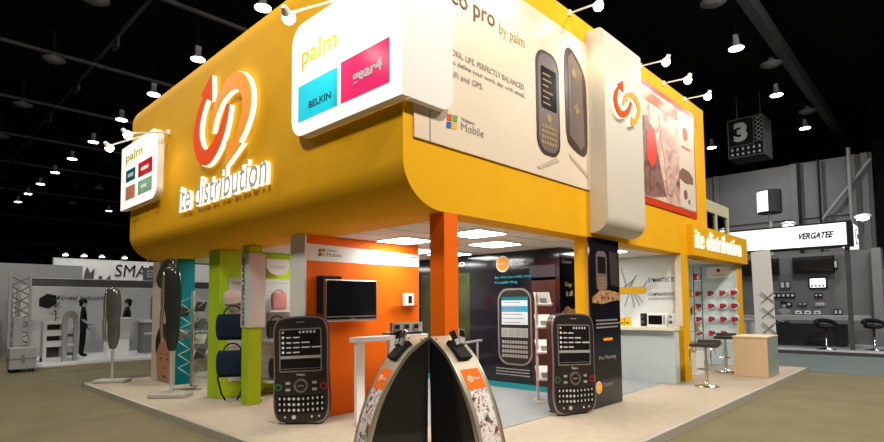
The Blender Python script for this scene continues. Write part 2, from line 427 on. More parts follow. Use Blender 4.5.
for k in range(6):
    z = 0.1 + k*0.28; b.prism([(0.1, z), (0.2, z), (1.4, z+0.28), (1.3, z+0.28)], M2, 0.01, 0.02)
b.build('lattice_pattern', G35, t)
b = MB()
for y in (2.6, 3.6): b.cyl((24.7, y, 10.28), (24.7, y, 11.6), 0.02, seg=6)
b.build('hanger', G20, t)

# ================================================================== PLATFORM AND FLOORS
b = MB(); b.box(-1.09, -1.23, 0, 10.35, 8.67, 0.095, CARPB)
for q in ((-1.11, -1.25, 10.37, -1.20), (-1.11, -1.25, -1.06, 8.69), (10.32, -1.25, 10.37, 8.69), (-1.11, 8.64, 10.37, 8.69)):
    b.box(q[0], q[1], 0.0, q[2], q[3], 0.101, STEEL)
tag(b.build('booth_platform', CARPB), 'low beige carpeted platform with metal edge under the yellow booth', 'platform')['kind'] = 'structure'
b = MB(); b.box(0.75, 0.22, 0.094, 6.2, 8.0, 0.101); b.box(6.5, 0.4, 0.094, 9.85, 4.0, 0.101)
tag(b.build('interior_carpet', CARPG), 'blue grey carpet inside the yellow booth', 'carpet')['kind'] = 'structure'
b = MB(); b.box(0.325, 0.325, 2.48, 10.19, 5.3, 2.56); b.box(0.325, 5.3, 2.48, 2.6, 7.9, 2.56)
for k in range(1, 17): b.box(0.02+0.6*k, 0.3, 2.478, 0.03+0.6*k, 5.2, 2.482, G20)
for k in range(1, 9): b.box(0.3, 0.05+0.6*k, 2.476, 10.3, 0.065+0.6*k, 2.482, G20)
o = b.build('booth_ceiling', TILE); o.data.materials[0] = G20
me = o.data
# material slot 0 belongs to every box without its own: give the tile material its own slot
me.materials.clear(); me.materials.append(TILE); me.materials.append(mat('tile_seam', (0.5, 0.48, 0.45, 1), 0.8))
for p in me.polygons: p.material_index = 0 if p.center.z > 2.4825 or p.area > 5 else 1
tag(o, 'pale tiled ceiling over the inside of the booth', 'ceiling')['kind'] = 'structure'
LPs = [(1.42, 0.78), (2.56, 1.36), (1.25, 1.95), (2.35, 2.9), (4.9, 0.75), (5.4, 1.6), (1.5, 3.6), (3.2, 2.9), (8.0, 1.2), (0.9, 6.3), (2.2, 4.2), (1.9, 6.0)]  # last two panels are added only to brighten the green and teal bays
p0 = None
for i, (x, y) in enumerate(LPs):
    if p0 is None:
        p0 = thing('ceiling_panel_light', 'square white ceiling light panel, nearest one beside the orange post', 'lamp', (x, y, 2.48), 0, 'square light panels in the booth ceiling')
        b = MB(); b.box(x-0.30, y-0.30, 2.460, x+0.30, y+0.30, 2.481); b.build('trim_frame', WHT, p0)
        b = MB(); b.box(x-0.275, y-0.275, 2.455, x+0.275, y+0.275, 2.47); b.build('diffuser', TUBE, p0)
    else:
        copy_tree(p0, loc=(x, y, 2.48), label='square white ceiling light panel, ' + ('', 'farther one beside the orange post', 'in front of the orange partition', 'before the glossy black wall', 'nearer one over the counter room', 'farther one over the counter room', 'behind the orange partition', 'deepest one near the black wall', 'over the camera display', 'over the teal wall bay, nearer one', 'added above the bag shelves to brighten them, deepest one', 'added over the teal wall bay to brighten it, farther one')[i])

# ================================================================== THE BOOTH HEADER
hd = thing('booth_header', 'large yellow upper storey of the corner booth with rounded left side', 'booth header', (0, 0, 2.48))
prof = []
XF, ZT, ZB = -0.55, 5.60, 2.48
for i in range(13):
    a = PI + PI/2*i/12; prof.append((XF+0.52+0.52*math.cos(a), ZB+0.45+0.45*math.sin(a)))
prof += [(0.32, ZB), (0.32, ZT)]
for i in range(13):
    a = PI/2 + PI/2*i/12; prof.append((XF+0.45+0.45*math.cos(a), ZT-0.45+0.45*math.sin(a)))
M = frame((0, 0, 0), (1, 0, 0), (0, 0, 1))           # local z = -Y
b = MB(); b.prism(prof, M, -7.95, 0.0); o = b.build('side_shell', YEL, hd, 'auto')
b = MB(); b.box(0.32, 0.0, 2.48, 8.0, 0.32, 5.6); b.build('front_fascia', YEL, hd)
b = MB(); b.box(7.7, 0.32, 3.0, 8.0, 5.0, 5.6); b.build('end_panel', YEL, hd)
b = MB(); b.box(0.0, 0.3, 5.3, 7.8, 7.9, 5.4); b.build('roof_deck', G10, hd)
lf = thing('low_fascia', 'low yellow fascia at the right end of the booth carrying small white letters', 'fascia', (8.8, 0, 2.48))
b = MB(); b.box(6.75, -0.12, 2.46, 10.45, 0.0, 3.06); b.box(8.0, 0.0, 2.46, 10.45, 0.32, 3.06); b.box(10.2, 0.32, 2.46, 10.45, 5.0, 3.06); b.build('panel', YEL, lf)
txt('ite distribution', FY(-0.121, 6.85, 2.60), 3.05, 0.38, mat('letter_white', (0.8, 0.79, 0.74, 1), 0.4, emit=(1, 0.97, 0.88, 1), es=0.12), lf, 0.022, 0.012, 0.12, mside=GLOW)

# big company letters and mark on the rounded side
lt = thing('company_lettering', 'backlit letters reading ite distribution on the rounded yellow side', 'sign', (-0.56, 3.8, 3.1))
M = FX(-0.57, 5.30, 3.08)
txt('ite distribution', at(M, -0.01, -0.01), 2.88, 0.44, GLOW, lt, 0.035, 0.016, 0.12, name='backlight')
txt('ite distribution', at(M, 0, 0, 0.036), 2.86, 0.42, LETG, lt, 0.010, 0.008, 0.12, mside=GLOW)
def swirl(t, M, s=1.0, dep=0.12, grow=0.03):
    # coordinates measured from the mark's lower left, 1.65 wide x 1.35 high
    red = smooth_pts([(0.58, 1.02), (0.40, 0.85), (0.27, 0.63), (0.26, 0.38), (0.40, 0.15), (0.64, 0.06), (0.91, 0.16), (1.12, 0.34), (1.24, 0.52), (1.31, 0.68)])
    org = smooth_pts([(0.76, 0.40), (0.84, 0.64), (1.08, 0.86), (1.39, 0.95), (1.66, 0.90), (1.84, 0.71), (1.86, 0.49), (1.75, 0.29), (1.58, 0.12), (1.50, 0.03)])
    n = len(red)
    wr = [0.085 + 0.15*math.sin(PI*min(1, i/(n-1)))**1.3 for i in range(n)]
    heads = ([(0.40, 1.04), (0.76, 1.26), (0.78, 0.86)], [(1.30, 0.16), (1.74, 0.04), (1.26, -0.18)])
    Ms = M @ Matrix.Diagonal((s, s, 1, 1))
    for k, (pts, hd_, mm, nm) in enumerate(((red, heads[0], RED, 'red_arrow'), (org, heads[1], LORG, 'orange_arrow'))):
        b = MB(); b.prism(ribbon(pts, [q+grow for q in wr]), Ms, 0, dep)
        b.prism(hd_, Ms, 0.001, dep-0.001); bk = b.build('backlight', GLOW, t)
        b = MB(); b.prism(ribbon(pts, wr), Ms, dep, dep+0.02); b.prism(hd_, Ms, dep+0.001, dep+0.022); b.build(nm, mm, t)
sw = thing('company_mark', 'large backlit red and orange double arrow mark on the rounded side', 'logo', (-0.56, 3.7, 3.7))
swirl(sw, FX(-0.57, 4.80, 3.68) @ Matrix.Diagonal((1.0, 1.0, 1, 1)), 1.0, 0.065, 0.02)

# ------------------------------------------------------------------ wrap-round light boxes on the side
lb = thing('light_box_sign', 'big white illuminated box sign wrapping the booth corner, cyan and pink squares', 'sign', (-0.7, 0.6, 3.38))
M = FX(-0.66, 1.79, 3.47)
b = MB(); b.prism(rr(0, 0, 1.90, 1.30, 0.22, 8, (1, 0, 0, 1)), M, -0.105, 0.0, LITW, WHT); b.build('front_box', LITW, lb, 'auto')
M = FY(-0.11, -0.548, 3.47)
b = MB(); b.prism(rr(0.0, 0, 0.58, 1.30, 0.16, 8, (0, 1, 1, 0)), M, -0.085, 0.0, WHT, WHT); b.build('return_box', WHT, lb, 'auto')
def sg(p): return [(-((-a_ + 3.66)*1.065 - 3.66), (b__-1.54)*1.065 + 1.54) for a_, b__ in p]
M = FX(-0.662, 0, 0)
q = plate('cyan_square', M, sg(rect(-1.32, 3.50, -0.61, 3.89)), CYAN, lb)
txt('BELKIN', at(M, -1.42, 3.74, 0.005), 0.42, 0.075, INK, q, 0.003, 0.01)
q = plate('pink_square', M, sg(rect(-0.55, 3.50, 0.17, 3.91)), PINK, lb)
txt('gear4', at(M, -0.62, 3.75, 0.005), 0.46, 0.16, WINK, q, 0.003, 0.02)
txt('palm', at(M, -1.58, 4.20), 0.68, 0.28, LYEL, lb, 0.004, 0.02)
ls = thing('light_box_sign', 'small white illuminated box sign at the far left end of the rounded side', 'sign', (-0.6, 7.2, 3.47))
M = FX(-0.66, 8.19, 3.46)
b = MB(); b.prism(rr(0, 0, 2.0, 1.24, 0.22, 8, (0, 1, 1, 0)), M, -0.105, 0.0, LITW, WHT); b.build('front_box', LITW, ls, 'auto')
M = FX(-0.662, 0, 0)
plate('teal_square', M, rect(-7.88, 3.97, -7.33, 4.20), TEALP, ls)
plate('red_square', M, rect(-7.16, 3.95, -6.42, 4.22), DKRED, ls)
plate('salmon_square', M, rect(-7.88, 3.62, -7.33, 3.88), SALM, ls)
plate('mint_square', M, rect(-7.16, 3.62, -6.42, 3.88), MINT, ls)
txt('palm', at(M, -7.9, 4.32), 0.95, 0.22, LYEL, ls, 0.004, 0.02)
for q in (rect(-7.75, 4.05, -7.45, 4.12), rect(-7.0, 4.05, -6.6, 4.11), rect(-6.98, 3.72, -6.7, 3.78)):
    b = MB(); b.prism(q, M, 0.005, 0.008); b.build('brand_mark', WINK, ls)

# ------------------------------------------------------------------ billboards
bb = thing('billboard', 'wide cream advertising panel with two brown smartphones on the yellow facade', 'billboard', (1.3, -0.02, 3.15))
M = FY(-0.02)
b = MB(); b.prism([(-0.42, 3.15), (3.0, 3.14), (3.0, 5.26), (-0.42, 5.26)], M, -0.02, 0.0); b.build('panel', BILL, bb)
M = FY(-0.022)
b = MB(); b.prism(rect(-0.215, 3.15, -0.205, 5.26), M, 0, 0.004); b.build('panel_joint', GRY, bb)
txt('treo pro', at(M, -0.10, 4.63), 0.95, 0.22, BRN, bb, 0.003, 0.012)
txt('by palm', at(M, 0.93, 4.62), 0.50, 0.17, TAN, bb, 0.003)
txt('WORK. LIFE. PERFECTLY BALANCED.', at(M, 0.02, 4.13), 1.40, 0.065, GRY, bb)
txt('You define your work day with email,', at(M, 0.02, 4.02), 1.40, 0.065, GRY, bb)
txt('WiFi and GPS.', at(M, 0.02, 3.90), 0.60, 0.065, GRY, bb)
fl = MB()
for k, (x, y, mm) in enumerate(((0.03, 3.42, mat('flag_red', (0.6, 0.09, 0.02, 1))), (0.115, 3.43, mat('flag_green', (0.12, 0.35, 0.05, 1))), (0.02, 3.34, mat('flag_blue', (0.03, 0.12, 0.45, 1))), (0.105, 3.35, mat('flag_yellow', (0.75, 0.42, 0.02, 1))))):
    fl.prism([(x, y), (x+0.07, y+0.008), (x+0.08, y+0.075), (x+0.01, y+0.067)], M, 0, 0.003, mm)
fl.build('flag_mark', None, bb)
txt('Windows', at(M, 0.25, 3.47), 0.22, 0.04, GRY, bb)
txt('Mobile', at(M, 0.25, 3.37), 0.37, 0.085, GRY, bb, 0.003, 0.0)
# phone seen from the front
ph = plate('front_phone_print', M, rr(1.66, 3.43, 2.20, 4.78, 0.20, 8), PHB, bb, 0.006)
b = MB(); b.prism(rr(1.70, 3.47, 2.16, 4.74, 0.18, 8), M, 0.006, 0.010); b.build('phone_face', PHG, ph)
b = MB(); b.prism(rr(1.76, 4.02, 2.12, 4.56, 0.03), M, 0.010, 0.013); b.build('screen', SCRN, ph)
b = MB()
for k in range(6): b.prism(rect(1.80, 4.08+k*0.075, 1.80+random.uniform(0.12, 0.28), 4.10+k*0.075), M, 0.013, 0.015)
b.build('screen_text', TAN, ph)
b = MB(); b.prism(circ(1.93, 3.91, 0.055, 16), M, 0.010, 0.014); b.build('navigation_key', TAN, ph)
b = MB()
for r_ in range(4):
    for c_ in range(6): b.prism(rect(1.76+c_*0.058, 3.56+r_*0.07, 1.80+c_*0.058, 3.60+r_*0.07), M, 0.010, 0.014)
b.build('keypad', TAN, ph)
ph = plate('side_phone_print', M, [tuple(p_) for p_ in smooth_pts([(2.36, 3.85), (2.35, 4.4), (2.36, 4.88), (2.42, 5.01), (2.54, 5.03), (2.76, 4.9), (2.89, 4.74), (2.93, 4.5), (2.93, 3.95), (2.91, 3.70), (2.84, 3.60), (2.70, 3.60), (2.5, 3.66), (2.40, 3.72)], 3)], PHB, bb, 0.006)
b = MB(); b.prism([(2.44, 3.80), (2.44, 4.88), (2.54, 4.98), (2.80, 4.78), (2.84, 3.76), (2.74, 3.66)], M, 0.006, 0.010); b.build('phone_face', PHG, ph)
b = MB(); b.prism(circ(2.58, 4.70, 0.06, 16), M, 0.010, 0.014); b.prism([(2.55, 4.22), (2.66, 4.30), (2.64, 4.24), (2.74, 4.20), (2.62, 4.14), (2.60, 4.2)], M, 0.010, 0.014); b.build('lens_mark', TAN, ph)

for q in ([(1.66, 3.24), (1.72, 3.22), (2.16, 3.40), (2.10, 3.44)], [(2.42, 3.56), (2.46, 3.50), (2.92, 3.30), (2.94, 3.36)]):
    plate('shadow_streak_print', M, q, mat('dusty_print', (0.50, 0.40, 0.33, 1), 0.4), bb)
fn = thing('pylon_panel', 'tall cream rounded panel with small double arrow mark on the facade', 'panel', (3.6, -0.12, 2.5))
prof = [(0.0, 2.55)]
for i in range(9):
    a = -PI/2 + PI/2*i/8; prof.append((0.05+0.22*math.cos(a), 2.77+0.22*math.sin(a)))
for i in range(5):
    a = PI/2*i/4; prof.append((0.19+0.08*math.cos(a), 5.37+0.08*math.sin(a)))
prof += [(0.0, 5.45)]
M = frame((3.0, 0, 0), (0, -1, 0), (0, 0, 1))      # local z = -X ; profile in (-Y, Z)
b = MB(); b.prism(prof, M, -1.24, 0.0); b.build('shell', mat('fin_cream', (0.62, 0.56, 0.47, 1), 0.45), fn, 'auto')
sw2 = thing('company_mark', 'small backlit red and orange double arrow mark on the cream panel', 'logo', (3.57, -0.3, 4.2))
swirl(sw2, FY(-0.285, 3.08, 4.24) @ Matrix.Diagonal((0.48, 0.42, 1, 1)), 1.0, 0.03, 0.03)

rb = thing('billboard', 'red framed advertising panel with a red bird picture right of the cream panel', 'billboard', (6.1, -0.02, 3.25))
M = FY(-0.02)
b = MB(); b.prism(rect(4.6, 3.22, 7.35, 5.34), M, -0.02, 0.0); b.build('frame', mat('red_frame', (0.62, 0.05, 0.015, 1), 0.3), rb)
b = MB(); b.prism(rect(4.6, 3.34, 7.30, 5.24), M, 0.0, 0.004); b.build('picture_ground', blotch('rose_cream_print', [(0.16, 0.07, 0.06), (0.50, 0.27, 0.20), (0.66, 0.44, 0.36), (0.72, 0.58, 0.48), (0.40, 0.20, 0.15)], 2.2, 1.2), rb)
M = FY(-0.025)
plate('brown_wing', M, [(4.5, 4.6), (5.0, 4.75), (5.35, 4.35), (5.55, 3.9), (5.75, 3.45), (5.2, 3.36), (4.6, 3.36)], blotch('mauve_print', [(0.08, 0.04, 0.035), (0.22, 0.11, 0.09), (0.40, 0.22, 0.17)], 3, 1.5), rb)
plate('red_bird', M, [(4.95, 4.0), (5.0, 4.45), (5.15, 4.62), (5.32, 4.55), (5.40, 4.25), (5.32, 3.98), (5.15, 3.85)], mat('scarlet_print', (0.75, 0.06, 0.03, 1), 0.3), rb, 0.008)
plate('pale_feathers', M, [(5.5, 4.9), (6.0, 4.75), (6.25, 4.0), (6.1, 3.5), (5.85, 3.5), (5.7, 4.2)], blotch('pale_rose_print', [(0.36, 0.20, 0.16), (0.6, 0.38, 0.32), (0.7, 0.55, 0.48)], 4, 1.5), rb, 0.006)
plate('white_column', M, rect(6.45, 3.36, 7.28, 5.2), mat('off_white_print', (0.72, 0.62, 0.52, 1), 0.3), rb)
plate('red_banner_strip', M, [(4.62, 5.02), (6.42, 5.0), (6.42, 5.17), (4.62, 5.19)], mat('coral_print', (0.70, 0.16, 0.09, 1), 0.3), rb)
b = MB(); b.prism(circ(6.8, 4.82, 0.13, 18), M, 0.004, 0.008); b.prism(rect(6.58, 4.52, 7.05, 4.56), M, 0.004, 0.008); b.build('round_emblem', mat('rust_print', (0.62, 0.16, 0.10, 1), 0.4), rb)
b = MB(); b.prism([(6.42, 4.02), (6.6, 4.12), (6.95, 4.10), (7.15, 4.0), (7.15, 3.88), (6.75, 3.84), (6.42, 3.9)], M, 0.004, 0.008)
b.prism(circ(6.72, 3.62, 0.10, 12), M, 0.004, 0.008); b.prism(circ(6.9, 3.50, 0.05, 12), M, 0.004, 0.008); b.build('product_print', mat('taupe_print', (0.22, 0.12, 0.09, 1), 0.4), rb)

# upper glazed cabin behind the right end
uc = thing('upper_cabin', 'small cream framed cabin with windows above the right end of the booth', 'cabin', (11.5, 1.0, 3.06))
b = MB(); b.box(8.05, 1.0, 4.0, 13.2, 3.2, 4.32); b.box(8.05, 1.0, 3.0, 13.2, 3.2, 3.1)
for x in (8.05, 11.05, 12.0, 13.05): b.box(x, 1.0, 3.1, x+0.12, 1.12, 4.0)
b.box(13.05, 3.0, 3.1, 13.2, 3.2, 4.0); b.build('frame', mat('khaki_panel', (0.52, 0.47, 0.30, 1), 0.5), uc)
b = MB(); b.box(8.17, 1.04, 3.1, 13.05, 1.06, 4.0); b.build('glazing', GLS, uc)
b = MB(); b.box(8.1, 1.6, 3.1, 13.1, 1.7, 4.0); b.build('back_wall', mat('sage_wall', (0.55, 0.6, 0.5, 1), 0.6), uc)
b = MB(); b.box(12.4, 2.0, 0.0, 12.6, 2.2, 3.0); b.box(8.6, 3.0, 3.0, 8.8, 3.2, 3.05); b.build('support_post', G35, uc)

# ================================================================== POSTS AND PARTITIONS
def post(label, x0, y0, x1, y1, m, z1=2.48):
    b = MB(); b.box(x0, y0, 0.1, x1, y1, z1, bev=0.004); o = b.build('booth_post', m); return tag(o, label, 'post')
post('bright orange square post at the front corner of the booth', 0, 0.0, 0.205, 0.205, ORG)
post('narrow yellow post with the dark phone banner fixed to its front', 2.95, 0.006, 3.15, 0.24, YEL)
# column by the counter
t = thing('booth_column', 'yellow column between the counter room and the camera display', 'post', (6.3, 0.15, 0.1))
b = MB(); b.box(6.45, 0.0, 0.1, 6.80, 0.12, 2.48); b.build('shaft', YEL, t)
b = MB(); b.box(6.44, 0.01, 1.12, 6.452, 0.12, 2.46); b.build('cream_cladding', mat('peach_panel', (0.72, 0.58, 0.46, 1), 0.5), t)
t = thing('booth_column', 'slim yellow end column at the far right of the camera display', 'post', (10.2, 0.1, 0.1))
b = MB(); b.box(9.95, -0.02, 0.1, 10.3, 0.3, 2.46); b.build('shaft', YEL, t)
b = MB(); b.box(9.93, 0.0, 0.1, 9.952, 0.3, 2.46); b.build('cream_cladding', MATS['peach_panel'], t)

# banner with dark phone picture
bn = thing('phone_banner', 'tall black phone advertising banner on the yellow post', 'banner', (3.45, -0.02, 0.1))
b = MB(); b.box(2.90, -0.025, 0.1, 3.80, 0.0, 2.48); b.build('panel', DARKP, bn)
M = FY(-0.026)
b = MB(); b.prism(rr(3.08, 1.72, 3.40, 2.30, 0.1), M, 0, 0.004, PHG); b.prism(rr(3.12, 1.98, 3.36, 2.22, 0.02), M, 0.004, 0.007, SCRN)
for r_ in range(4):
    for c_ in range(5): b.prism(rect(3.125+c_*0.05, 1.76+r_*0.045, 3.16+c_*0.05, 1.785+r_*0.045), M, 0.004, 0.007, TAN)
b.build('phone_print', None, bn)
b = MB(); b.prism([(2.94, 1.64), (3.2, 1.74), (3.5, 1.74), (3.78, 1.70), (3.78, 1.60), (3.5, 1.58), (3.2, 1.54), (2.94, 1.56)], M, 0.007, 0.010); b.build('copper_flare_print', blotch('copper_print', [(0.02, 0.01, 0.008), (0.30, 0.12, 0.05), (0.65, 0.40, 0.20), (0.10, 0.04, 0.02)], 9, 2), bn)
plate('side_picture', M, [(3.48, 2.32), (3.74, 2.30), (3.77, 1.80), (3.52, 1.82)], PHB, bn)
lines(M, 3.05, 3.80, [1.30, 1.25, 1.20], 0.022, GRY, bn)
b = MB(); b.prism(rect(3.25, 1.02, 3.52, 1.055), M, 0, 0.003); b.build('orange_print', LORG, bn)
txt('Pro Meaning', at(M, 3.10, 0.74), 0.52, 0.07, GRY, bn)
b = MB(); b.prism(circ(3.08, 0.38, 0.085, 24), M, 0, 0.004, WINK); b.prism(circ(3.08, 0.38, 0.075, 24), M, 0.004, 0.006, LORG); b.build('palm_badge', None, bn)
txt('palm', at(M, 3.03, 0.365, 0.007), 0.10, 0.035, WINK, bn)
txt('Centro', at(M, 3.20, 0.375), 0.30, 0.06, GRY, bn)

# orange partition with monitor
op = thing('orange_partition', 'bright orange partition wall with a white band of text near its top', 'partition', (0.9, 2.4, 0.1))
b = MB(); b.box(-0.11, 2.35, 0.1, 1.9, 2.55, 2.475); b.build('wall_panel', ORG, op)
b = MB(); b.box(-0.13, 2.345, 0.1, -0.105, 2.70, 2.475); b.build('white_end', WHT, op)
M = FY(2.348)
b = MB(); b.prism([(-0.105, 2.14), (1.9, 2.14), (1.9, 2.33), (-0.105, 2.36)], M, 0, 0.006); b.build('white_band', WHT, op)
M = FY(2.341)
fl = MB()
for (x, y, mm) in ((0.07, 2.255, MATS['flag_red']), (0.125, 2.26, MATS['flag_green']), (0.065, 2.20, MATS['flag_blue']), (0.12, 2.205, MATS['flag_yellow'])):
    fl.prism([(x, y), (x+0.047, y+0.006), (x+0.052, y+0.05), (x+0.005, y+0.044)], M, 0, 0.003, mm)
fl.build('flag_mark', None, op)
txt('Windows', at(M, 0.20, 2.275), 0.16, 0.03, GRY, op)
txt('Mobile', at(M, 0.20, 2.205), 0.24, 0.055, GRY, op, 0.003, 0.0)
txt('Your Palm', at(M, 0.90, 2.265), 0.36, 0.045, INK, op)
txt('Windows Mobile Smartphone', at(M, 1.27, 2.265), 0.56, 0.045, GRY, op)
txt('the day you think of everything', at(M, 1.03, 2.195), 0.76, 0.035, GRY, op)

tv = thing('monitor', 'black wall-mounted flat screen on the orange partition', 'television', (0.48, 2.2, 1.35))
b = MB(); b.box(0.06, 2.16, 1.345, 0.91, 2.215, 1.895, bev=0.01); b.build('casing', ALU, tv)
b = MB(); b.box(0.08, 2.152, 1.375, 0.89, 2.162, 1.88); b.build('screen', BLK, tv)
b = MB(); b.box(0.085, 2.149, 1.40, 0.885, 2.154, 1.415); b.box(0.44, 2.147, 1.378, 0.52, 2.153, 1.39); b.build('trim_strip', G20, tv)
b = MB(); b.box(0.05, 2.215, 1.45, 0.35, 2.35, 1.94); b.build('wall_bracket', BLKM, tv)

sh = thing('glass_shelf', 'thin glass shelf on the orange partition right of the monitor', 'shelf', (1.55, 2.28, 1.54))
b = MB(); b.box(1.30, 2.18, 1.535, 1.80, 2.35, 1.543); b.build('plate', GLS, sh)
b = MB()
for x in (1.38, 1.70): b.box(x, 2.19, 1.525, x+0.015, 2.35, 1.536)
b.build('bracket', CHR, sh)
pk = thing('phone_pack', 'small white phone pack with dark picture on the glass shelf', 'pack', (1.60, 2.26, 1.545), 0.15)
b = MB(); b.box(1.51, 2.235, 1.545, 1.69, 2.30, 1.73, bev=0.006); b.build('box', WHT, pk)
plate('picture', FY(2.233), rect(1.57, 1.58, 1.64, 1.69), SCRN, pk)

# white display table by the orange partition
tb = thing('display_table', 'slim white panel-leg display table in front of the orange partition', 'table', (0.6, 1.75, 0.1))
b = MB(); b.box(0.12, 1.6, 1.10, 1.35, 1.74, 1.16, bev=0.004); b.build('tabletop', WHT, tb)
for x in (0.14, 0.66): b = MB(); b.box(x, 1.61, 0.1, x+0.12, 1.66, 1.10); b.build('leg', WHT, tb)
bx = thing('phone_display_box', 'open display box of phones on the white table', 'box', (0.9, 1.75, 1.16))
b = MB(); b.box(0.75, 1.66, 1.16, 1.30, 1.70, 1.32); b.box(0.75, 1.66, 1.16, 1.30, 1.86, 1.19); b.build('back_panel', G35, bx)
for k in range(3):
    b = MB(); b.box(0.78+k*0.17, 1.64, 1.2, 0.87+k*0.17, 1.655, 1.30, PBEZ, bev=0.004); b.box(0.79+k*0.17, 1.636, 1.24, 0.86+k*0.17, 1.641, 1.29, SCRN); b.build('phone', None, bx)

# green partition + slat wall
gp = thing('green_partition', 'lime green partition wall with white slat board and shelf behind the bags', 'partition', (0.8, 5.0, 0.1))
b = MB(); b.box(-0.13, 4.85, 0.1, 2.4, 5.25, 2.475); b.build('wall_panel', GRN, gp)
b = MB(); b.box(0.02, 4.832, 0.35, 2.3, 4.852, 2.02); b.build('slat_board', mat('pale_slatboard', (0.50, 0.55, 0.52, 1), 0.5), gp)
b = MB()
for k in range(11): b.box(0.02, 4.826, 0.45+k*0.15, 2.3, 4.834, 0.458+k*0.15)
b.build('slat_groove', G35, gp)
b = MB(); b.box(0.08, 4.825, 1.93, 0.5, 4.83, 1.95); b.build('small_print', GRY, gp)
gpo = thing('green_post', 'lime green post with a white vertical banner, near the carry bags', 'post', (0.0, 4.0, 0.1))
b = MB(); b.box(-0.09, 3.93, 0.1, 0.12, 4.14, 2.478, bev=0.003); b.build('shaft', GRN, gpo)
b = MB(); b.box(-0.105, 3.915, 1.24, 0.17, 4.155, 2.35, bev=0.003); b.build('white_banner', mat('grey_white_banner', (0.56, 0.62, 0.60, 1), 0.5), gpo)
txt('BODYGUARD', frame((-0.107, 4.03, 1.27), (0, 0, 1), (0, 1, 0)), 1.02, 0.085, BRN, gpo, 0.003, 0.03)
wc = thing('curved_header_card', 'small white curved header card above the slat board', 'card', (0.85, 4.75, 2.15))
b = MB(); b.prism([(0.62, 2.36), (0.62, 2.22), (0.70, 2.12), (0.84, 2.08), (0.98, 2.12), (1.05, 2.22), (1.05, 2.36)], FY(4.74), -0.01, 0.01); b.build('card', G60, wc)
txt('CASES', at(FY(4.728), 0.70, 2.2), 0.26, 0.05, GRY, wc)
b = MB(); b.box(0.82, 4.75, 2.2, 0.86, 4.83, 2.23); b.build('clip', WHT, wc)

def bag(label, c, w_, h_, d_, m, strap='loop', rz=0.0, flap=True, hang=0):
    t = thing('carry_bag', label, 'bag', c, rz)
    M = T(c, rz)
    b = MB(); n_ = 7
    for i in range(n_):
        v = i/(n_-1); zz = h_*v; f = (0.86 + 0.14*math.sin(PI*(0.15+0.75*(1-v))))*(0.93 if i in (0, n_-1) else 1); g = (0.55 + 0.45*math.sin(PI*(0.12+0.76*v)))*(0.8 if i in (0, n_-1) else 1)
        ring_ = [b.bm.verts.new(M @ Vector((p[0], p[1], zz))) for p in rr(-w_/2*f, -d_/2*g, w_/2*f, d_/2*g, d_*0.24*g, 3)]
        if i:
            for k in range(len(ring_)): b.bm.faces.new([pv[k], pv[(k+1) % len(pv)], ring_[(k+1) % len(pv)], ring_[k]])
        else: b.bm.faces.new(ring_[::-1])
        pv = ring_
    b.bm.faces.new(pv)
    b.build('bag_body', m, t, 'auto')
    b = MB()
    if flap:
        b.box(-w_*0.42, -d_/2-0.015, h_*0.12, w_*0.42, -d_/2+0.01, h_*0.62, M=M, bev=0.006)
        b.build('front_pocket', m, t); b = MB()
    pts = [Vector((w_*0.28*math.cos(a), 0, h_ - 0.02 + w_*0.28*math.sin(a))) for a in [PI*i/10 for i in range(11)]]
    b.tube(pts, 0.012, 6, M=M); b.build('handle', BLKM if m is NAVY else m, t)
    if hang:
        for s in (-1, 1):
            b = MB(); b.tube([Vector((s*w_*0.35, -d_/2-0.01, h_*0.3)), Vector((s*w_*0.42, -d_/2-0.03, 0)), Vector((s*w_*0.30, -d_/2-0.02, -hang*0.7)), Vector((s*w_*0.18, -d_/2, -hang))], 0.015, 6, M=M); b.build('strap', BLKM, t)
    return t
R = math.radians
bag('pale pink rectangular bag, topmost on the left of the green post', (0.02, 4.62, 1.56), 0.34, 0.24, 0.12, PALEB, rz=R(-25))
bag('small black bag half hidden by the left edge of the banner post', (0.32, 4.66, 1.55), 0.22, 0.26, 0.12, LEATH, rz=R(-20))
bag('navy laptop bag hanging in the middle left of the green post', (-0.08, 4.45, 1.04), 0.50, 0.40, 0.14, NAVY, rz=R(-30))
bag('navy backpack with dangling straps, lowest left of the green post', (-0.10, 4.42, 0.48), 0.46, 0.40, 0.18, NAVY, rz=R(-30), hang=0.34)
bag('rose pink handbag just right of the banner post', (0.78, 4.6, 1.50), 0.26, 0.28, 0.13, PINKB, rz=R(-15))
bag('orange leather handbag beside the orange partition', (1.14, 4.55, 1.36), 0.30, 0.36, 0.13, ORB, rz=R(-15))
bag('dark shoulder bag on the lower shelf right of the banner post', (0.72, 4.55, 1.02), 0.34, 0.3, 0.14, LEATH, rz=R(-15))
bag('black briefcase standing low between banner post and tall phone', (0.78, 4.5, 0.36), 0.42, 0.34, 0.14, LEATH, rz=R(-15))
for (z, lab) in ((1.49, 'upper'), (1.0, 'middle'), (0.34, 'lower')):
    b = MB(); b.box(0.5, 4.4, z-0.03, 2.2, 4.83, z-0.01)
    tag(b.build('bag_shelf', WHT), lab + ' white shelf on the slat board carrying bags', 'shelf')

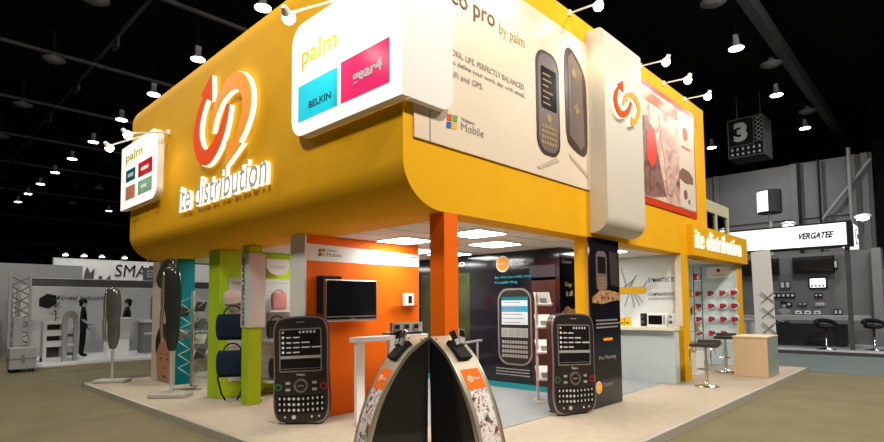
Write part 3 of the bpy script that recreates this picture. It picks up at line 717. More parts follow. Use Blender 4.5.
# zigzag wire literature racks
def zig_rack(label, x, y, rz, H_=1.75, n=6):
    t = thing('zigzag_rack', label, 'display rack', (x, y, 0.1), rz)
    M = T((x, y, 0.1), rz)
    b = MB(); b.box(-0.022, -0.022, 0, 0.022, 0.022, H_, M=M); b.build('upright', STEEL, t)
    b = MB(); b.box(-0.26, -0.2, 0, 0.26, -0.17, 0.03, M=M); b.box(-0.03, -0.2, 0, 0.03, 0.2, 0.03, M=M); b.build('foot', STEEL, t)
    for k in range(n):
        z = 0.2 + k*(H_-0.35)/n
        for s in (-1, 1):
            b = MB(); b.tube([(0, 0, z), (s*0.22, -0.05, z+0.17), (0, 0, z+0.28)], 0.010, 6, M=M); b.build('arm', STEEL, t)
    return t
zig_rack('silver zigzag rack beside the teal wall', 0.05, 6.35, R(-43))
zig_rack('silver zigzag rack standing between the carry bags and the banner post', 0.17, 4.42, R(-43), 1.72)
for k, (z, s, mm) in enumerate(((0.55, 1, G10), (0.82, 1, G60), (1.1, 1, G10), (1.4, 1, G05), (1.3, -1, G05), (0.9, -1, G20))):
    M = T((0.05, 6.35, 0.1), R(-43))
    b = MB(); b.box(-0.09, -0.006, 0, 0.09, 0.006, 0.2, M=M @ Matrix.Translation((s*0.15, -0.08, z-0.02)) @ Matrix.Rotation(R(-35), 4, 'X'))
    tag(b.build('brochure', mm), ('dark' if mm is not G60 else 'pale') + ' brochure on the zigzag rack, number in height order left blank'.replace(', number in height order left blank', '') +
        (' right side, ' if s > 0 else ' left side, ') + ('lowest', 'second from the bottom', 'third from the bottom', 'topmost', 'upper one', 'lower one')[k], 'brochure', 'brochures on the zigzag rack')

# face panel
fp = thing('photo_panel', 'white panel with a printed head at its foot and a teal side', 'partition', (0.1, 7.5, 0.1))
b = MB(); b.box(0.0, 7.0, 0.1, 0.30, 8.3, 2.478); b.build('core', mat('warm_white_panel', (0.55, 0.48, 0.38, 1), 0.5), fp)
b = MB(); b.box(-0.002, 6.97, 0.1, 0.32, 7.0, 2.478); b.build('teal_face', TEALW, fp)
M = FX(-0.004)
b = MB(); b.prism([tuple(p_) for p_ in smooth_pts([(-7.90, 0.11), (-7.98, 0.40), (-7.96, 0.70), (-7.82, 0.92), (-7.55, 0.99), (-7.30, 0.90), (-7.16, 0.68), (-7.14, 0.38), (-7.26, 0.11)], 3)], M, 0, 0.004, SKIN)
b.prism([tuple(p_) for p_ in smooth_pts([(-8.0, 0.62), (-8.04, 0.90), (-7.88, 1.12), (-7.62, 1.24), (-7.32, 1.16), (-7.12, 0.92), (-7.10, 0.62), (-7.20, 0.74), (-7.34, 0.90), (-7.55, 0.93), (-7.78, 0.86), (-7.92, 0.72)], 3)], M, 0.004, 0.006, HAIRP)
for x in (-7.74, -7.38):
    b.prism(circ(x, 0.55, 0.055, 12, 0.016), M, 0.006, 0.008, HAIRP)
    b.prism([tuple(p_) for p_ in smooth_pts([(x-0.09, 0.625), (x, 0.655), (x+0.09, 0.625), (x, 0.635)], 3)], M, 0.006, 0.008, SKIN2)
b.prism(circ(-7.56, 0.37, 0.055, 12, 0.02), M, 0.004, 0.006, SKIN2); b.prism(circ(-7.56, 0.21, 0.12, 12, 0.025), M, 0.004, 0.006, SKIN2)
b.build('head_print', None, fp)
b = MB(); b.prism(circ(-7.75, 1.75, 0.12, 16, 0.16), M, 0, 0.004); b.prism(rect(-7.85, 1.35, -7.55, 1.42), M, 0, 0.004); b.build('faint_print', mat('beige_print', (0.42, 0.34, 0.24, 1), 0.5), fp)

# giant headsets on stands
def headset(label, x, y, rz, body_m, base_m, s=1.0, hook=True):
    t = thing('giant_headset', label, 'display model', (x, y, 0.1), rz)
    M = T((x, y, 0.1), rz) @ Matrix.Diagonal((1, 1, s, 1))
    b = MB(); b.box(-0.30, -0.16, 0, 0.30, 0.16, 0.06, M=M, bev=0.01); b.build('base_plate', base_m, t)
    b = MB(); b.cyl((0, 0, 0.06), (0, 0, 0.85), 0.028, M=M, seg=10); b.build('pole', STEEL, t)
    pts = smooth_pts([(0.0, 0, 0.74), (0.005, 0, 0.95), (0.01, 0, 1.2), (0.0, 0, 1.45), (0.0, 0, 1.7), (-0.02, 0, 1.95), (-0.05, 0, 2.12)])
    n = len(pts); rs = []
    for i in range(n):
        u = i/(n-1); r_ = 0.14*min(1, math.sin(PI*min(1, u*2.2+0.12)/2)**0.6)*(1 - 0.18*math.sin(PI*u*1.2)**2) if u < .45 else 0.125 + 0.015*math.sin(PI*(u-.45)/.55)
        if u > 0.85: r_ *= math.sqrt(max(0.05, 1-((u-0.85)/0.155)**2))
        rs.append(r_)
    b = MB(); b.tube(pts, rs, 18, M=M @ Matrix.Diagonal((1, 0.6, 1, 1))); b.build('body', body_m, t, True)
    b = MB(); b.tube(smooth_pts([(-0.13, -0.04, 0.9), (-0.15, -0.05, 1.2), (-0.13, -0.06, 1.5), (-0.14, -0.05, 1.8), (-0.12, -0.03, 2.02)]), 0.030, 8, M=M); b.build('silver_trim', mat('silver_trim', (0.65, 0.55, 0.42, 1), 0.2, 0.9), t, True)
    if not hook: return t
    lp = smooth_pts([(-0.02, 0.02, 2.0), (-0.02, 0.06, 2.16), (-0.10, 0.10, 2.24), (-0.20, 0.12, 2.14), (-0.25, 0.10, 2.0), (-0.26, 0.08, 1.88), (-0.22, 0.07, 1.80), (-0.17, 0.06, 1.84)])
    b = MB(); b.tube(lp, [0.022+0.022*math.sin(PI*i/(len(lp)-1)) for i in range(len(lp))], 12, M=M); b.build('ear_hook', body_m, t, True)
    return t
headset('giant black headset model on a stand, in front of the photo panel', -0.55, 5.65, R(-43), mat('gloss_graphite', (0.03, 0.035, 0.03, 1), 0.15, 0.3), STEEL)
h2 = headset('giant grey headset model on a stand at the far left platform end', -0.68, 8.38, R(-40), mat('gloss_grey', (0.16, 0.16, 0.16, 1), 0.15, 0.6), STEEL, 0.88, False)

# treo wall
tw = thing('dark_phone_wall', 'glossy black interior wall with a large smartphone picture', 'partition', (3.8, 2.5, 0.1))
b = MB(); b.box(3.75, 0.97, 0.1, 3.95, 4.8, 2.475); b.build('wall_panel', DARKP, tw)
b = MB(); b.box(3.735, 0.97, 0.1, 3.752, 4.8, 0.19); b.build('teal_skirting', mat('teal_skirting', (0.02, 0.26, 0.28, 1), 0.4), tw)
M = FX(3.748)
plate('maroon_stripe', M, rect(-1.52, 0.2, -1.05, 2.0), MAROON, tw, 0.003)
plate('grey_stripe', M, rect(-1.55, 1.95, -1.05, 2.2), mat('slate_print', (0.05, 0.05, 0.07, 1), 0.2), tw, 0.003)
plate('green_photo', M, rect(-4.2, 0.9, -2.9, 2.15), mat('olive_photo_print', (0.035, 0.04, 0.015, 1), 0.2, noise=0.9, nscale=3), tw, 0.003)
b = MB(); b.prism(circ(-2.12, 2.27, 0.145, 28), M, 0, 0.004, WINK); b.prism(circ(-2.12, 2.27, 0.125, 28), M, 0.004, 0.007, LORG); b.build('palm_badge', None, tw)
txt('palm', at(M, -2.20, 2.245, 0.008), 0.16, 0.06, WINK, tw)
txt('Treo', at(M, -1.93, 2.24, 0.004), 0.26, 0.09, WINK, tw, 0.003, 0.03)
txt('pro', at(M, -1.65, 2.24, 0.004), 0.18, 0.07, GRY, tw)
txt('smart phone', at(M, -1.91, 2.16, 0.004), 0.36, 0.04, GRY, tw)
txt('Say what you really mean.', at(M, -2.30, 2.00, 0.004), 0.80, 0.06, CINK, tw)
txt("It's a palm thing.", at(M, -2.30, 1.91), 0.50, 0.06, CINK, tw)
txt('PRO', at(M, -3.35, 2.28), 0.34, 0.09, WINK, tw, 0.003, 0.02)
lines(M, -2.30, -1.5, [0.42, 0.37, 0.32], 0.018, GRY, tw)
pp = plate('phone_print', M, rr(-2.24, 0.50, -1.52, 1.83, 0.22, 8), PBEZ, tw, 0.006)
b = MB(); b.prism(rr(-2.21, 0.53, -1.55, 1.80, 0.20, 8), M, 0.006, 0.008); b.build('phone_face', PBOD, pp)
b = MB(); b.prism(rect(-2.15, 1.20, -1.60, 1.68), M, 0.008, 0.010, SCRW); b.prism(rect(-2.15, 1.62, -1.60, 1.68), M, 0.010, 0.012, TEALP)
b.prism(rect(-2.15, 1.42, -1.60, 1.52), M, 0.010, 0.012, mat('sky_print', (0.04, 0.32, 0.50, 1)))
for k in range(6): b.prism(rect(-2.12, 1.23+k*0.07, -2.12+random.uniform(0.2, 0.45), 1.245+k*0.07), M, 0.012, 0.014, GRY)
b.build('screen', None, pp)
b = MB(); b.prism(rect(-2.16, 0.98, -1.60, 1.14), M, 0.008, 0.011, G35)
for c_ in range(4): b.prism(rect(-2.14+c_*0.14, 1.0, -2.03+c_*0.14, 1.12), M, 0.011, 0.014, GRY)
for r_ in range(4):
    for c_ in range(10): b.prism(rr(-2.15+c_*0.055, 0.63+r_*0.08, -2.108+c_*0.055, 0.685+r_*0.08, 0.01, 2), M, 0.008, 0.013, GRY)
b.build('keypad', None, pp)

dp = thing('dark_partition', 'dark panel with golden print between black wall and yellow post', 'partition', (4.2, 1.0, 0.1))
b = MB(); b.box(3.96, 0.97, 0.1, 4.9, 1.07, 2.475); b.build('wall_panel', DARKP, dp)
b = MB(); b.box(3.74, 0.965, 0.1, 3.97, 0.985, 2.475); b.build('edge', DARKP, dp)
M = FY(0.962)
b = MB(); b.prism([(3.76, 1.40), (3.95, 1.52), (4.15, 1.45), (4.3, 1.55), (4.3, 1.40), (4.1, 1.28), (3.9, 1.36), (3.76, 1.28)], M, 0, 0.004, MATS['copper_print'])
b.prism([(3.95, 1.28), (4.1, 1.30), (4.2, 1.05), (4.0, 1.0)], M, 0.004, 0.006, LYEL); b.build('golden_print', None, dp)
txt('Say', at(M, 3.90, 1.82), 0.22, 0.09, LYEL, dp)
txt('it all', at(M, 3.93, 1.68), 0.20, 0.09, WINK, dp)
txt('Centro', at(M, 3.82, 2.22), 0.3, 0.06, GRY, dp)

# literature stand with tilted trays next to the tall phone
st = thing('brochure_stand', 'slim silver brochure stand with tilted trays beside the black wall', 'display rack', (3.0, 0.95, 0.1), R(-43))
M = T((3.0, 0.93, 0.1), R(-43))
b = MB(); b.cyl((0, 0, 0), (0, 0, 1.62), 0.022, seg=10, M=M); b.build('pole', STEEL, st)
b = MB(); b.box(-0.06, -0.22, 0, 0.30, 0.1, 0.015, M=M); b.build('base', STEEL, st)
for k, z in enumerate((0.30, 0.70, 1.08, 1.42)):
    Mk = M @ Matrix.Translation((0.11, -0.04, z)) @ Matrix.Rotation(R(-38), 4, 'X')
    b = MB(); b.box(-0.12, -0.01, 0, 0.12, 0.0, 0.26, M=Mk); b.box(-0.12, -0.05, 0, 0.12, 0.0, 0.012, M=Mk); b.build('tray', WHT, st)
    lf_ = thing('leaflet', 'white leaflet with grey picture in a tray of the brochure stand, ' + ('lowest', 'second from bottom', 'third from bottom', 'topmost')[k], 'leaflet',
                (M @ Vector((0.11, -0.08, z)))[:], R(-43), 'leaflets on the brochure stand')
    b = MB(); b.box(-0.10, -0.022, 0.012, 0.10, -0.012, 0.24, M=Mk); b.build('sheet', WHT if k < 3 else G60, lf_)
    b = MB(); b.box(-0.05, -0.026, 0.04, 0.05, -0.021, 0.13, M=Mk); b.build('picture', G20, lf_)

# low rail stand in front of the black wall
t = thing('low_rail', 'low silver rail stand in front of the big phone picture', 'rail', (2.6, 1.7, 0.1), R(-10))
for q in ((2.35, 1.9), (3.0, 2.1)): b = MB(); b.tube([(q[0], q[1], 0.1), (q[0], q[1], 0.95)], 0.018, 8); b.build('upright', STEEL, t)
b = MB(); b.tube([(2.2, 1.86, 0.95), (3.15, 2.14, 0.95)], 0.022, 8); b.build('top_bar', STEEL, t)

# ------------------------------------------------------------------ counter room
cr = thing('white_partition', 'white interior wall with yellow folding tool picture and slogan', 'partition', (6.8, 1.6, 0.1))
b = MB(); b.box(6.7, 0.122, 0.1, 6.85, 5.2, 2.475); b.build('wall_panel', mat('cool_white_panel', (0.66, 0.68, 0.66, 1), 0.4), cr)
M = FX(6.598)
b = MB(); b.box(6.60, 0.122, 0.1, 6.70, 5.0, 2.47); b.build('print_sheet', MATS['cool_white_panel'], cr)
txt('SYMANTEC IS', at(M, -0.70, 1.96), 0.50, 0.085, INK, cr, 0.003, 0.01)
lines(M, -0.70, -0.20, [1.88, 1.84], 0.012, G60, cr)
txt('COMPREHENSIVE', at(M, -0.70, 1.69), 0.50, 0.065, INK, cr, 0.003, 0.01)
txt('ENDPOINT PROTECTION', at(M, -0.70, 1.61), 0.50, 0.05, GRY, cr)
b = MB(); b.prism(rr(-1.65, 1.74, -0.75, 1.88, 0.06), M, 0, 0.006); b.build('yellow_tool_print', mat('tool_yellow_print', (0.75, 0.42, 0.02, 1), 0.4), cr)
b = MB()
for (x0, z0, x1, z1) in ((-1.1, 1.88, -0.93, 2.12), (-1.15, 1.88, -1.25, 2.28), (-1.05, 1.9, -0.98, 2.05), (-1.2, 1.88, -1.0, 2.02), (-0.80, 1.86, -0.72, 2.0), (-1.1, 1.74, -1.2, 1.50), (-1.05, 1.74, -1.0, 1.46), (-1.0, 1.74, -0.88, 1.50), (-1.3, 1.74, -1.42, 1.55), (-0.95, 1.74, -0.82, 1.56)):
    b.prism(ribbon([(x0, z0), (x1, z1)], [0.03, 0.02]), M, 0, 0.004)
b.build('tool_blades_print', mat('steel_print', (0.32, 0.32, 0.32, 1), 0.4), cr)
ct = thing('reception_counter', 'white counter with thick pale top against the slogan wall', 'counter', (6.2, 1.2, 0.1))
b = MB(); b.box(5.99, -0.0, 0.1, 6.2, 2.9, 1.05); b.build('front_panel', mat('pearl_panel', (0.55, 0.60, 0.60, 1), 0.4), ct)
b = MB(); b.box(5.90, -0.02, 1.05, 6.22, 3.0, 1.12, bev=0.004); b.box(6.22, 0.13, 1.05, 6.598, 3.0, 1.12); b.build('countertop', mat('cream_top', (0.74, 0.68, 0.56, 1), 0.35), ct)
mw_ = thing('white_radio', 'white tabletop player with dark window on the counter', 'audio player', (6.15, 0.3, 1.12))
b = MB(); b.box(6.05, 0.16, 1.12, 6.2, 0.52, 1.36, bev=0.012); b.build('casing', WHT, mw_)
plate('window', FX(6.048), rr(-0.49, 1.155, -0.235, 1.325, 0.02), BLK, mw_)
plate('panel_buttons', FX(6.048), rect(-0.215, 1.16, -0.18, 1.32), G35, mw_)
for (y, m_, lab, sz) in ((0.60, BLKM, 'black speaker on the counter left of the white player', 0.09), (0.08, G60, 'silver speaker on the counter right of the white player', 0.09)):
    s_ = thing('speaker', lab, 'speaker', (6.1, y, 1.12))
    b = MB(); b.box(6.05, y-sz/2, 1.12, 6.15, y+sz/2, 1.36, bev=0.01); b.build('cabinet', m_, s_)
    for z, r_ in ((1.30, 0.02), (1.20, 0.032)): b = MB(); b.cyl((6.052, y, z), (6.04, y, z), r_, seg=14); b.build('cone', G10, s_)
for k, (y, hh) in enumerate(((1.02, 0.15), (0.90, 0.17))):
    t = thing('software_box', ('left' if k == 0 else 'right') + ' of the two yellow software boxes on the counter', 'box', (6.1, y, 1.12))
    b = MB(); b.box(6.05, y-0.05, 1.12, 6.1, y+0.05, 1.12+hh); b.build('carton', MATS['tool_yellow_print'], t)
    plate('label_print', FX(6.048), rect(-y-0.03, 1.16, -y+0.03, 1.19), BRN, t)

# ------------------------------------------------------------------ camera display room
ew = thing('product_wall', 'pale pegboard wall with rows of round packs at the right end', 'partition', (9.85, 0.8, 0.1))
b = MB(); b.box(9.8, 0.3, 0.1, 9.95, 3.6, 2.475); b.box(9.78, 0.02, 0.1, 9.93, 0.3, 2.475); b.build('wall_panel', BOARD, ew)
b = MB(); b.box(9.770, 0.05, 0.62, 9.782, 1.1, 2.02); b.build('board', mat('pegboard', (0.55, 0.63, 0.62, 1), 0.4), ew)
M = FX(9.768)
b = MB(); b.prism(rr(-0.60, 2.13, -0.08, 2.40, 0.06), M, -0.01, 0.0); b.build('round_header_sign', WHT, ew)
b = MB(); b.prism(circ(-0.34, 2.31, 0.045, 16), M, 0, 0.004); b.build('red_dot', DKRED, ew)
txt('SanDisk', at(M, -0.47, 2.18), 0.26, 0.05, GRY, ew)
pr0 = None
for r_, z in enumerate((1.78, 1.48, 1.17, 0.84)):
    for c_, y in enumerate((0.80, 0.52, 0.26, 0.02)):
        if r_ == 3 and c_ == 3: continue
        lab = 'round white and red accessory pack on the pegboard, ' + ('top', 'second', 'third', 'bottom')[r_] + ' row, ' + ('leftmost', 'second from left', 'third from left', 'rightmost')[c_]
        if pr0 is None:
            pr0 = thing('accessory_pack', lab, 'pack', (9.76, y, z), 0, 'round packs on the pegboard')
            M = T((9.76, y, z))
            b = MB(); b.cyl((0, 0, 0), (-0.05, 0, 0), 0.105, 0.095, 20, M=M); b.build('shell', G60, pr0)
            b = MB(); b.prism(rr(-0.06, -0.07, 0.03, 0.05, 0.02), FX(9.708, y, z), 0, 0.004); b.build('red_label', DKRED, pr0)
            b = MB(); b.cyl((-0.058, -0.045, -0.0), (-0.05, -0.045, 0), 0.04, seg=12, M=M); b.build('dark_ring', G10, pr0)
        else: copy_tree(pr0, loc=(9.76, y, z), label=lab)
bwl = thing('back_partition', 'pale grey wall at the back of the camera display room', 'partition', (8.3, 3.6, 0.1))
b = MB(); b.box(6.85, 3.6, 0.1, 9.95, 3.7, 2.475); b.build('wall_panel', BOARD, bwl)
tc = thing('glass_showcase', 'tall glass showcase with small products behind the first stool', 'showcase', (7.7, 0.35, 0.1))
b = MB(); b.box(7.45, 0.13, 0.1, 7.95, 0.55, 0.55, WHT); b.build('plinth', WHT, tc)
for (x, y) in ((7.46, 0.14), (7.94, 0.14), (7.46, 0.54), (7.94, 0.54)):
    b = MB(); b.cyl((x, y, 0.55), (x, y, 2.3), 0.013, seg=8); b.build('upright', CHR, tc)
for z in (0.95, 1.3, 1.65, 2.0, 2.3):
    b = MB(); b.box(7.45, 0.13, z, 7.95, 0.55, z+0.012); b.build('glass_shelf', mat('glass_edge', (0.45, 0.62, 0.58, 1), 0.1), tc)
k = 0
pcol = [MATS['copper_print'], DKRED, G60, TAN, G10]
for si, z in enumerate((0.55, 0.962, 1.312, 1.662, 2.012)):
    for j in range(3):
        x, y = 7.53 + 0.17*j, 0.22 + 0.09*((j+si) % 3)
        b = MB(); b.box(x-0.05, y-0.03, z, x+0.05, y+0.03, z+0.14 + 0.03*((j+si) % 2), pcol[(j+si) % 5], bev=0.005)
        b.prism(rect(x-0.03, z+0.04, x+0.03, z+0.09), FY(y-0.031), 0, 0.003, WHT)
        tag(b.build('product_box', None), 'small product box in the glass showcase, ' + ('plinth level', 'second level', 'third level', 'fourth level', 'top level')[si] + ', ' + ('left', 'middle', 'right')[j], 'box', 'boxes in the glass showcase')

# stools
def stool(label, x, y, rz):
    t = thing('bar_stool', label, 'stool', (x, y, 0.1), rz); M = T((x, y, 0.1), rz)
    b = MB(); b.lathe((0, 0, 0), [(0.20, 0), (0.20, 0.008), (0.08, 0.03), (0.03, 0.06), (0.028, 0.1)], 24, M=M); b.build('base', CHR, t, True)
    b = MB(); b.cyl((0, 0, 0.06), (0, 0, 0.45), 0.03, seg=14, M=M); b.cyl((0, 0, 0.45), (0, 0, 0.70), 0.02, seg=14, M=M); b.build('column', CHR, t, 'auto')
    b = MB(); b.tube([(0.0, 0, 0.30), (-0.02, 0.10, 0.30), (-0.16, 0.10, 0.30), (-0.19, 0, 0.30), (-0.16, -0.10, 0.30), (-0.02, -0.10, 0.30), (0, 0, 0.30)], 0.010, 8, M=M); b.build('footrest', CHR, t)
    pr_ = smooth_pts([(-0.24, 0.40), (-0.26, 0.55), (-0.24, 0.69), (-0.18, 0.72), (0.0, 0.71), (0.16, 0.72), (0.22, 0.78)])
    F_ = M @ frame((0, 0, 0), (1, 0, 0), (0, 0, 1))
    pad = [p for p in pr_ if not (p[0] < -0.2 and p[1] < 0.69)]
    b = MB(); b.prism(ribbon([tuple(p) for p in pad], [0.05]*len(pad)), F_, -0.19, 0.19); b.build('seat', LEATH, t, 'auto')
    for s in (-0.17, 0.17):
        b = MB(); b.tube([F_ @ Vector((p[0]-0.02, p[1]-0.035, s)) for p in pr_], 0.010, 8); b.build('seat_rail', CHR, t)
    return t
stool('black leather bar stool with chrome base beside the yellow column', 6.10, -0.48, R(0))
stool('black leather bar stool with chrome base just behind the beige pedestal', 8.55, -0.10, R(10))
pd = thing('pedestal', 'beige display pedestal with grey side near the platform end', 'pedestal', (8.3, -0.7, 0.1))
b = MB(); b.box(7.91, -1.02, 0.1, 8.75, -0.42, 0.86); b.build('cabinet', BEIGE, pd)
b = MB(); b.box(7.90, -1.03, 0.86, 8.77, -0.41, 0.885); b.build('top_board', mat('light_oak_top', (0.74, 0.58, 0.38, 1), 0.4), pd)
b = MB(); b.box(7.93, -1.026, 0.12, 8.75, -1.018, 0.85); b.box(7.93, -1.030, 0.5, 8.75, -1.024, 0.51, G20); o = b.build('grey_door', G35, pd)
o.data.materials.clear(); o.data.materials.append(mat('sage_door', (0.28, 0.31, 0.27, 1), 0.35))

# ================================================================== TALL PHONE MODELS
def tall_phone(label, c, rz, W=0.70, H_=1.33, tilt=-3, roll=0, lab2=None):
    t = thing('giant_phone', label, 'display model', c, 0)
    M = T(c, rz) @ Matrix.Rotation(R(tilt), 4, 'X') @ Matrix.Rotation(R(roll), 4, 'Y') @ frame((0, 0, 0), (1, 0, 0), (0, 0, 1))
    hw = W/2
    def outline(g):
        pts = []
        ctrl = [(-hw*0.55, 0.0), (-hw*0.82, 0.035), (-hw*0.96, 0.13), (-hw, 0.30), (-hw*0.97, 0.62), (-hw*0.985, 1.0), (-hw*0.97, 1.17), (-hw*0.86, 1.28), (-hw*0.6, H_-0.01), (0, H_)]
        ctrl += [(-x, z) for x, z in reversed(ctrl[:-1])]
        for p in smooth_pts(ctrl, 3): pts.append((p[0]*(1-g), 0.66 + (p[1]-0.66)*(1-g*0.6)))
        return pts
    b = MB(); b.prism(outline(0), M, -0.12, -0.02); b.build('body', PBOD, t, 'auto')
    b = MB(); b.prism(outline(0.01), M, -0.022, 0.0); b.build('bezel', PBEZ, t, 'auto')
    b = MB(); b.prism(outline(0.055), M, -0.001, 0.006); b.build('face', PBOD, t, 'auto')
    b = MB(); b.prism(rr(-hw*0.76, 0.635, hw*0.76, 1.175, 0.02, 3), M, 0.006, 0.012); b.build('screen_frame', PBEZ, t)
    scr = MB(); scr.prism(rect(-hw*0.71, 0.655, hw*0.71, 1.155), M, 0.012, 0.015); scr = scr.build('screen', SCRN, t)
    b = MB()
    b.prism(rect(-hw*0.71, 0.80, hw*0.71, 0.835), M, 0.015, 0.017, G35)
    b.prism(rect(-hw*0.71, 0.675, hw*0.71, 0.678), M, 0.015, 0.017, G35)
    for k, z in enumerate((1.05, 0.985, 0.925, 0.865)):
        b.prism(rect(-hw*0.66, z, -hw*0.58, z+0.028), M, 0.015, 0.017, WINK)
        x = -hw*0.5
        for j in range(2 + k % 3): b.prism(rect(x, z+0.004, x+0.06+0.02*j, z+0.02), M, 0.015, 0.017, G60); x += 0.085+0.02*j
    b.prism(rect(-hw*0.66, 1.115, -hw*0.59, 1.138), M, 0.015, 0.017, LYEL)
    for j in range(5): b.prism(rect(hw*(-0.05+0.13*j), 1.115, hw*(0.02+0.13*j), 1.14), M, 0.015, 0.017, G60)
    b.build('screen_text', None, scr)
    txt('Palm', at(M, -0.05, 0.585, 0.006), 0.10, 0.030, KEYW, t)
    # navigation ring and side buttons
    b = MB(); b.prism(circ(0, 0.465, 0.088, 28), M, 0.006, 0.016, ALU); b.prism(circ(0, 0.465, 0.062, 28), M, 0.016, 0.019, PBOD); nb = b.build('navigation_ring', None, t)
    txt('palm', at(M, -0.035, 0.452, 0.019), 0.07, 0.026, KEYW, nb)
    for s, mm, nm in ((-1, mat('call_green', (0.03, 0.14, 0.05, 1), 0.4), 'call_button'), (1, mat('end_red', (0.35, 0.02, 0.03, 1), 0.4), 'end_button')):
        b = MB(); b.prism(circ(s*hw*0.80, 0.455, 0.045, 18), M, 0.006, 0.012, mm); b.prism(circ(s*hw*0.80, 0.455, 0.026, 18), M, 0.012, 0.014, PBOD); b.build(nm, None, t)
    for (x, z) in ((-0.16, 0.50), (-0.16, 0.42), (0.17, 0.50), (0.17, 0.42)):
        b = MB(); b.prism(rr(x-0.028, z-0.016, x+0.028, z+0.016, 0.005, 2), M, 0.006, 0.012); b.build('function_button', G35, t)
    kp = MB(); kp.prism(rr(-hw*0.84, 0.13, hw*0.84, 0.35, 0.03, 3), M, 0.003, 0.0075); kp = kp.build('keypad', BLK, t)
    k0 = None; inv = t.matrix_basis.inverted()
    for r_ in range(3):
        for c_ in range(10):
            x = -hw*0.75 + c_*(hw*1.5/9); z = 0.17 + r_*0.068 + 0.010*abs(c_-4.5)/4.5
            big = 2 <= c_ <= 4
            b = MB()
            b.prism(circ(x, z, 0.024 if big else 0.019, 10, 0.024), M, 0.0075, 0.016, PBOD)
            b.prism(circ(x, z, 0.018, 8, 0.018) if big else rect(x-0.009, z-0.014, x+0.009, z+0.014), M, 0.016, 0.018, KEYW)
            b.build('key', None, kp)
    for x, r2 in ((-0.09, 0.026), (-0.2, 0.012), (0.13, 0.014), (0.22, 0.012)):
        b = MB(); b.prism(circ(x, 0.085 + 0.006*abs(x)*5, r2, 12), M, 0.006, 0.012); b.build('key', KEYW, kp)
    b = MB(); b.prism(rr(-0.05, 1.245, 0.05, 1.26, 0.007, 3), M, 0.006, 0.01); b.build('earpiece', G20, t)
    b = MB(); b.box(-0.2, 0.0, 0.0, 0.2, 0.30, 0.02, M=T(c, rz)); b.box(-0.02, 0.12, 0.02, 0.02, 0.24, 0.5, M=T(c, rz)); b.build('support_foot', BLKM, t)
    return t
tall_phone('giant smartphone model standing before the orange partition', (-0.24, 2.22, 0.1), R(-46.0), tilt=-4, roll=-2)
tall_phone('giant smartphone model standing before the black banner', (2.48, 0.0, 0.1), R(-20), W=0.72, H_=1.33, tilt=-3, roll=2)

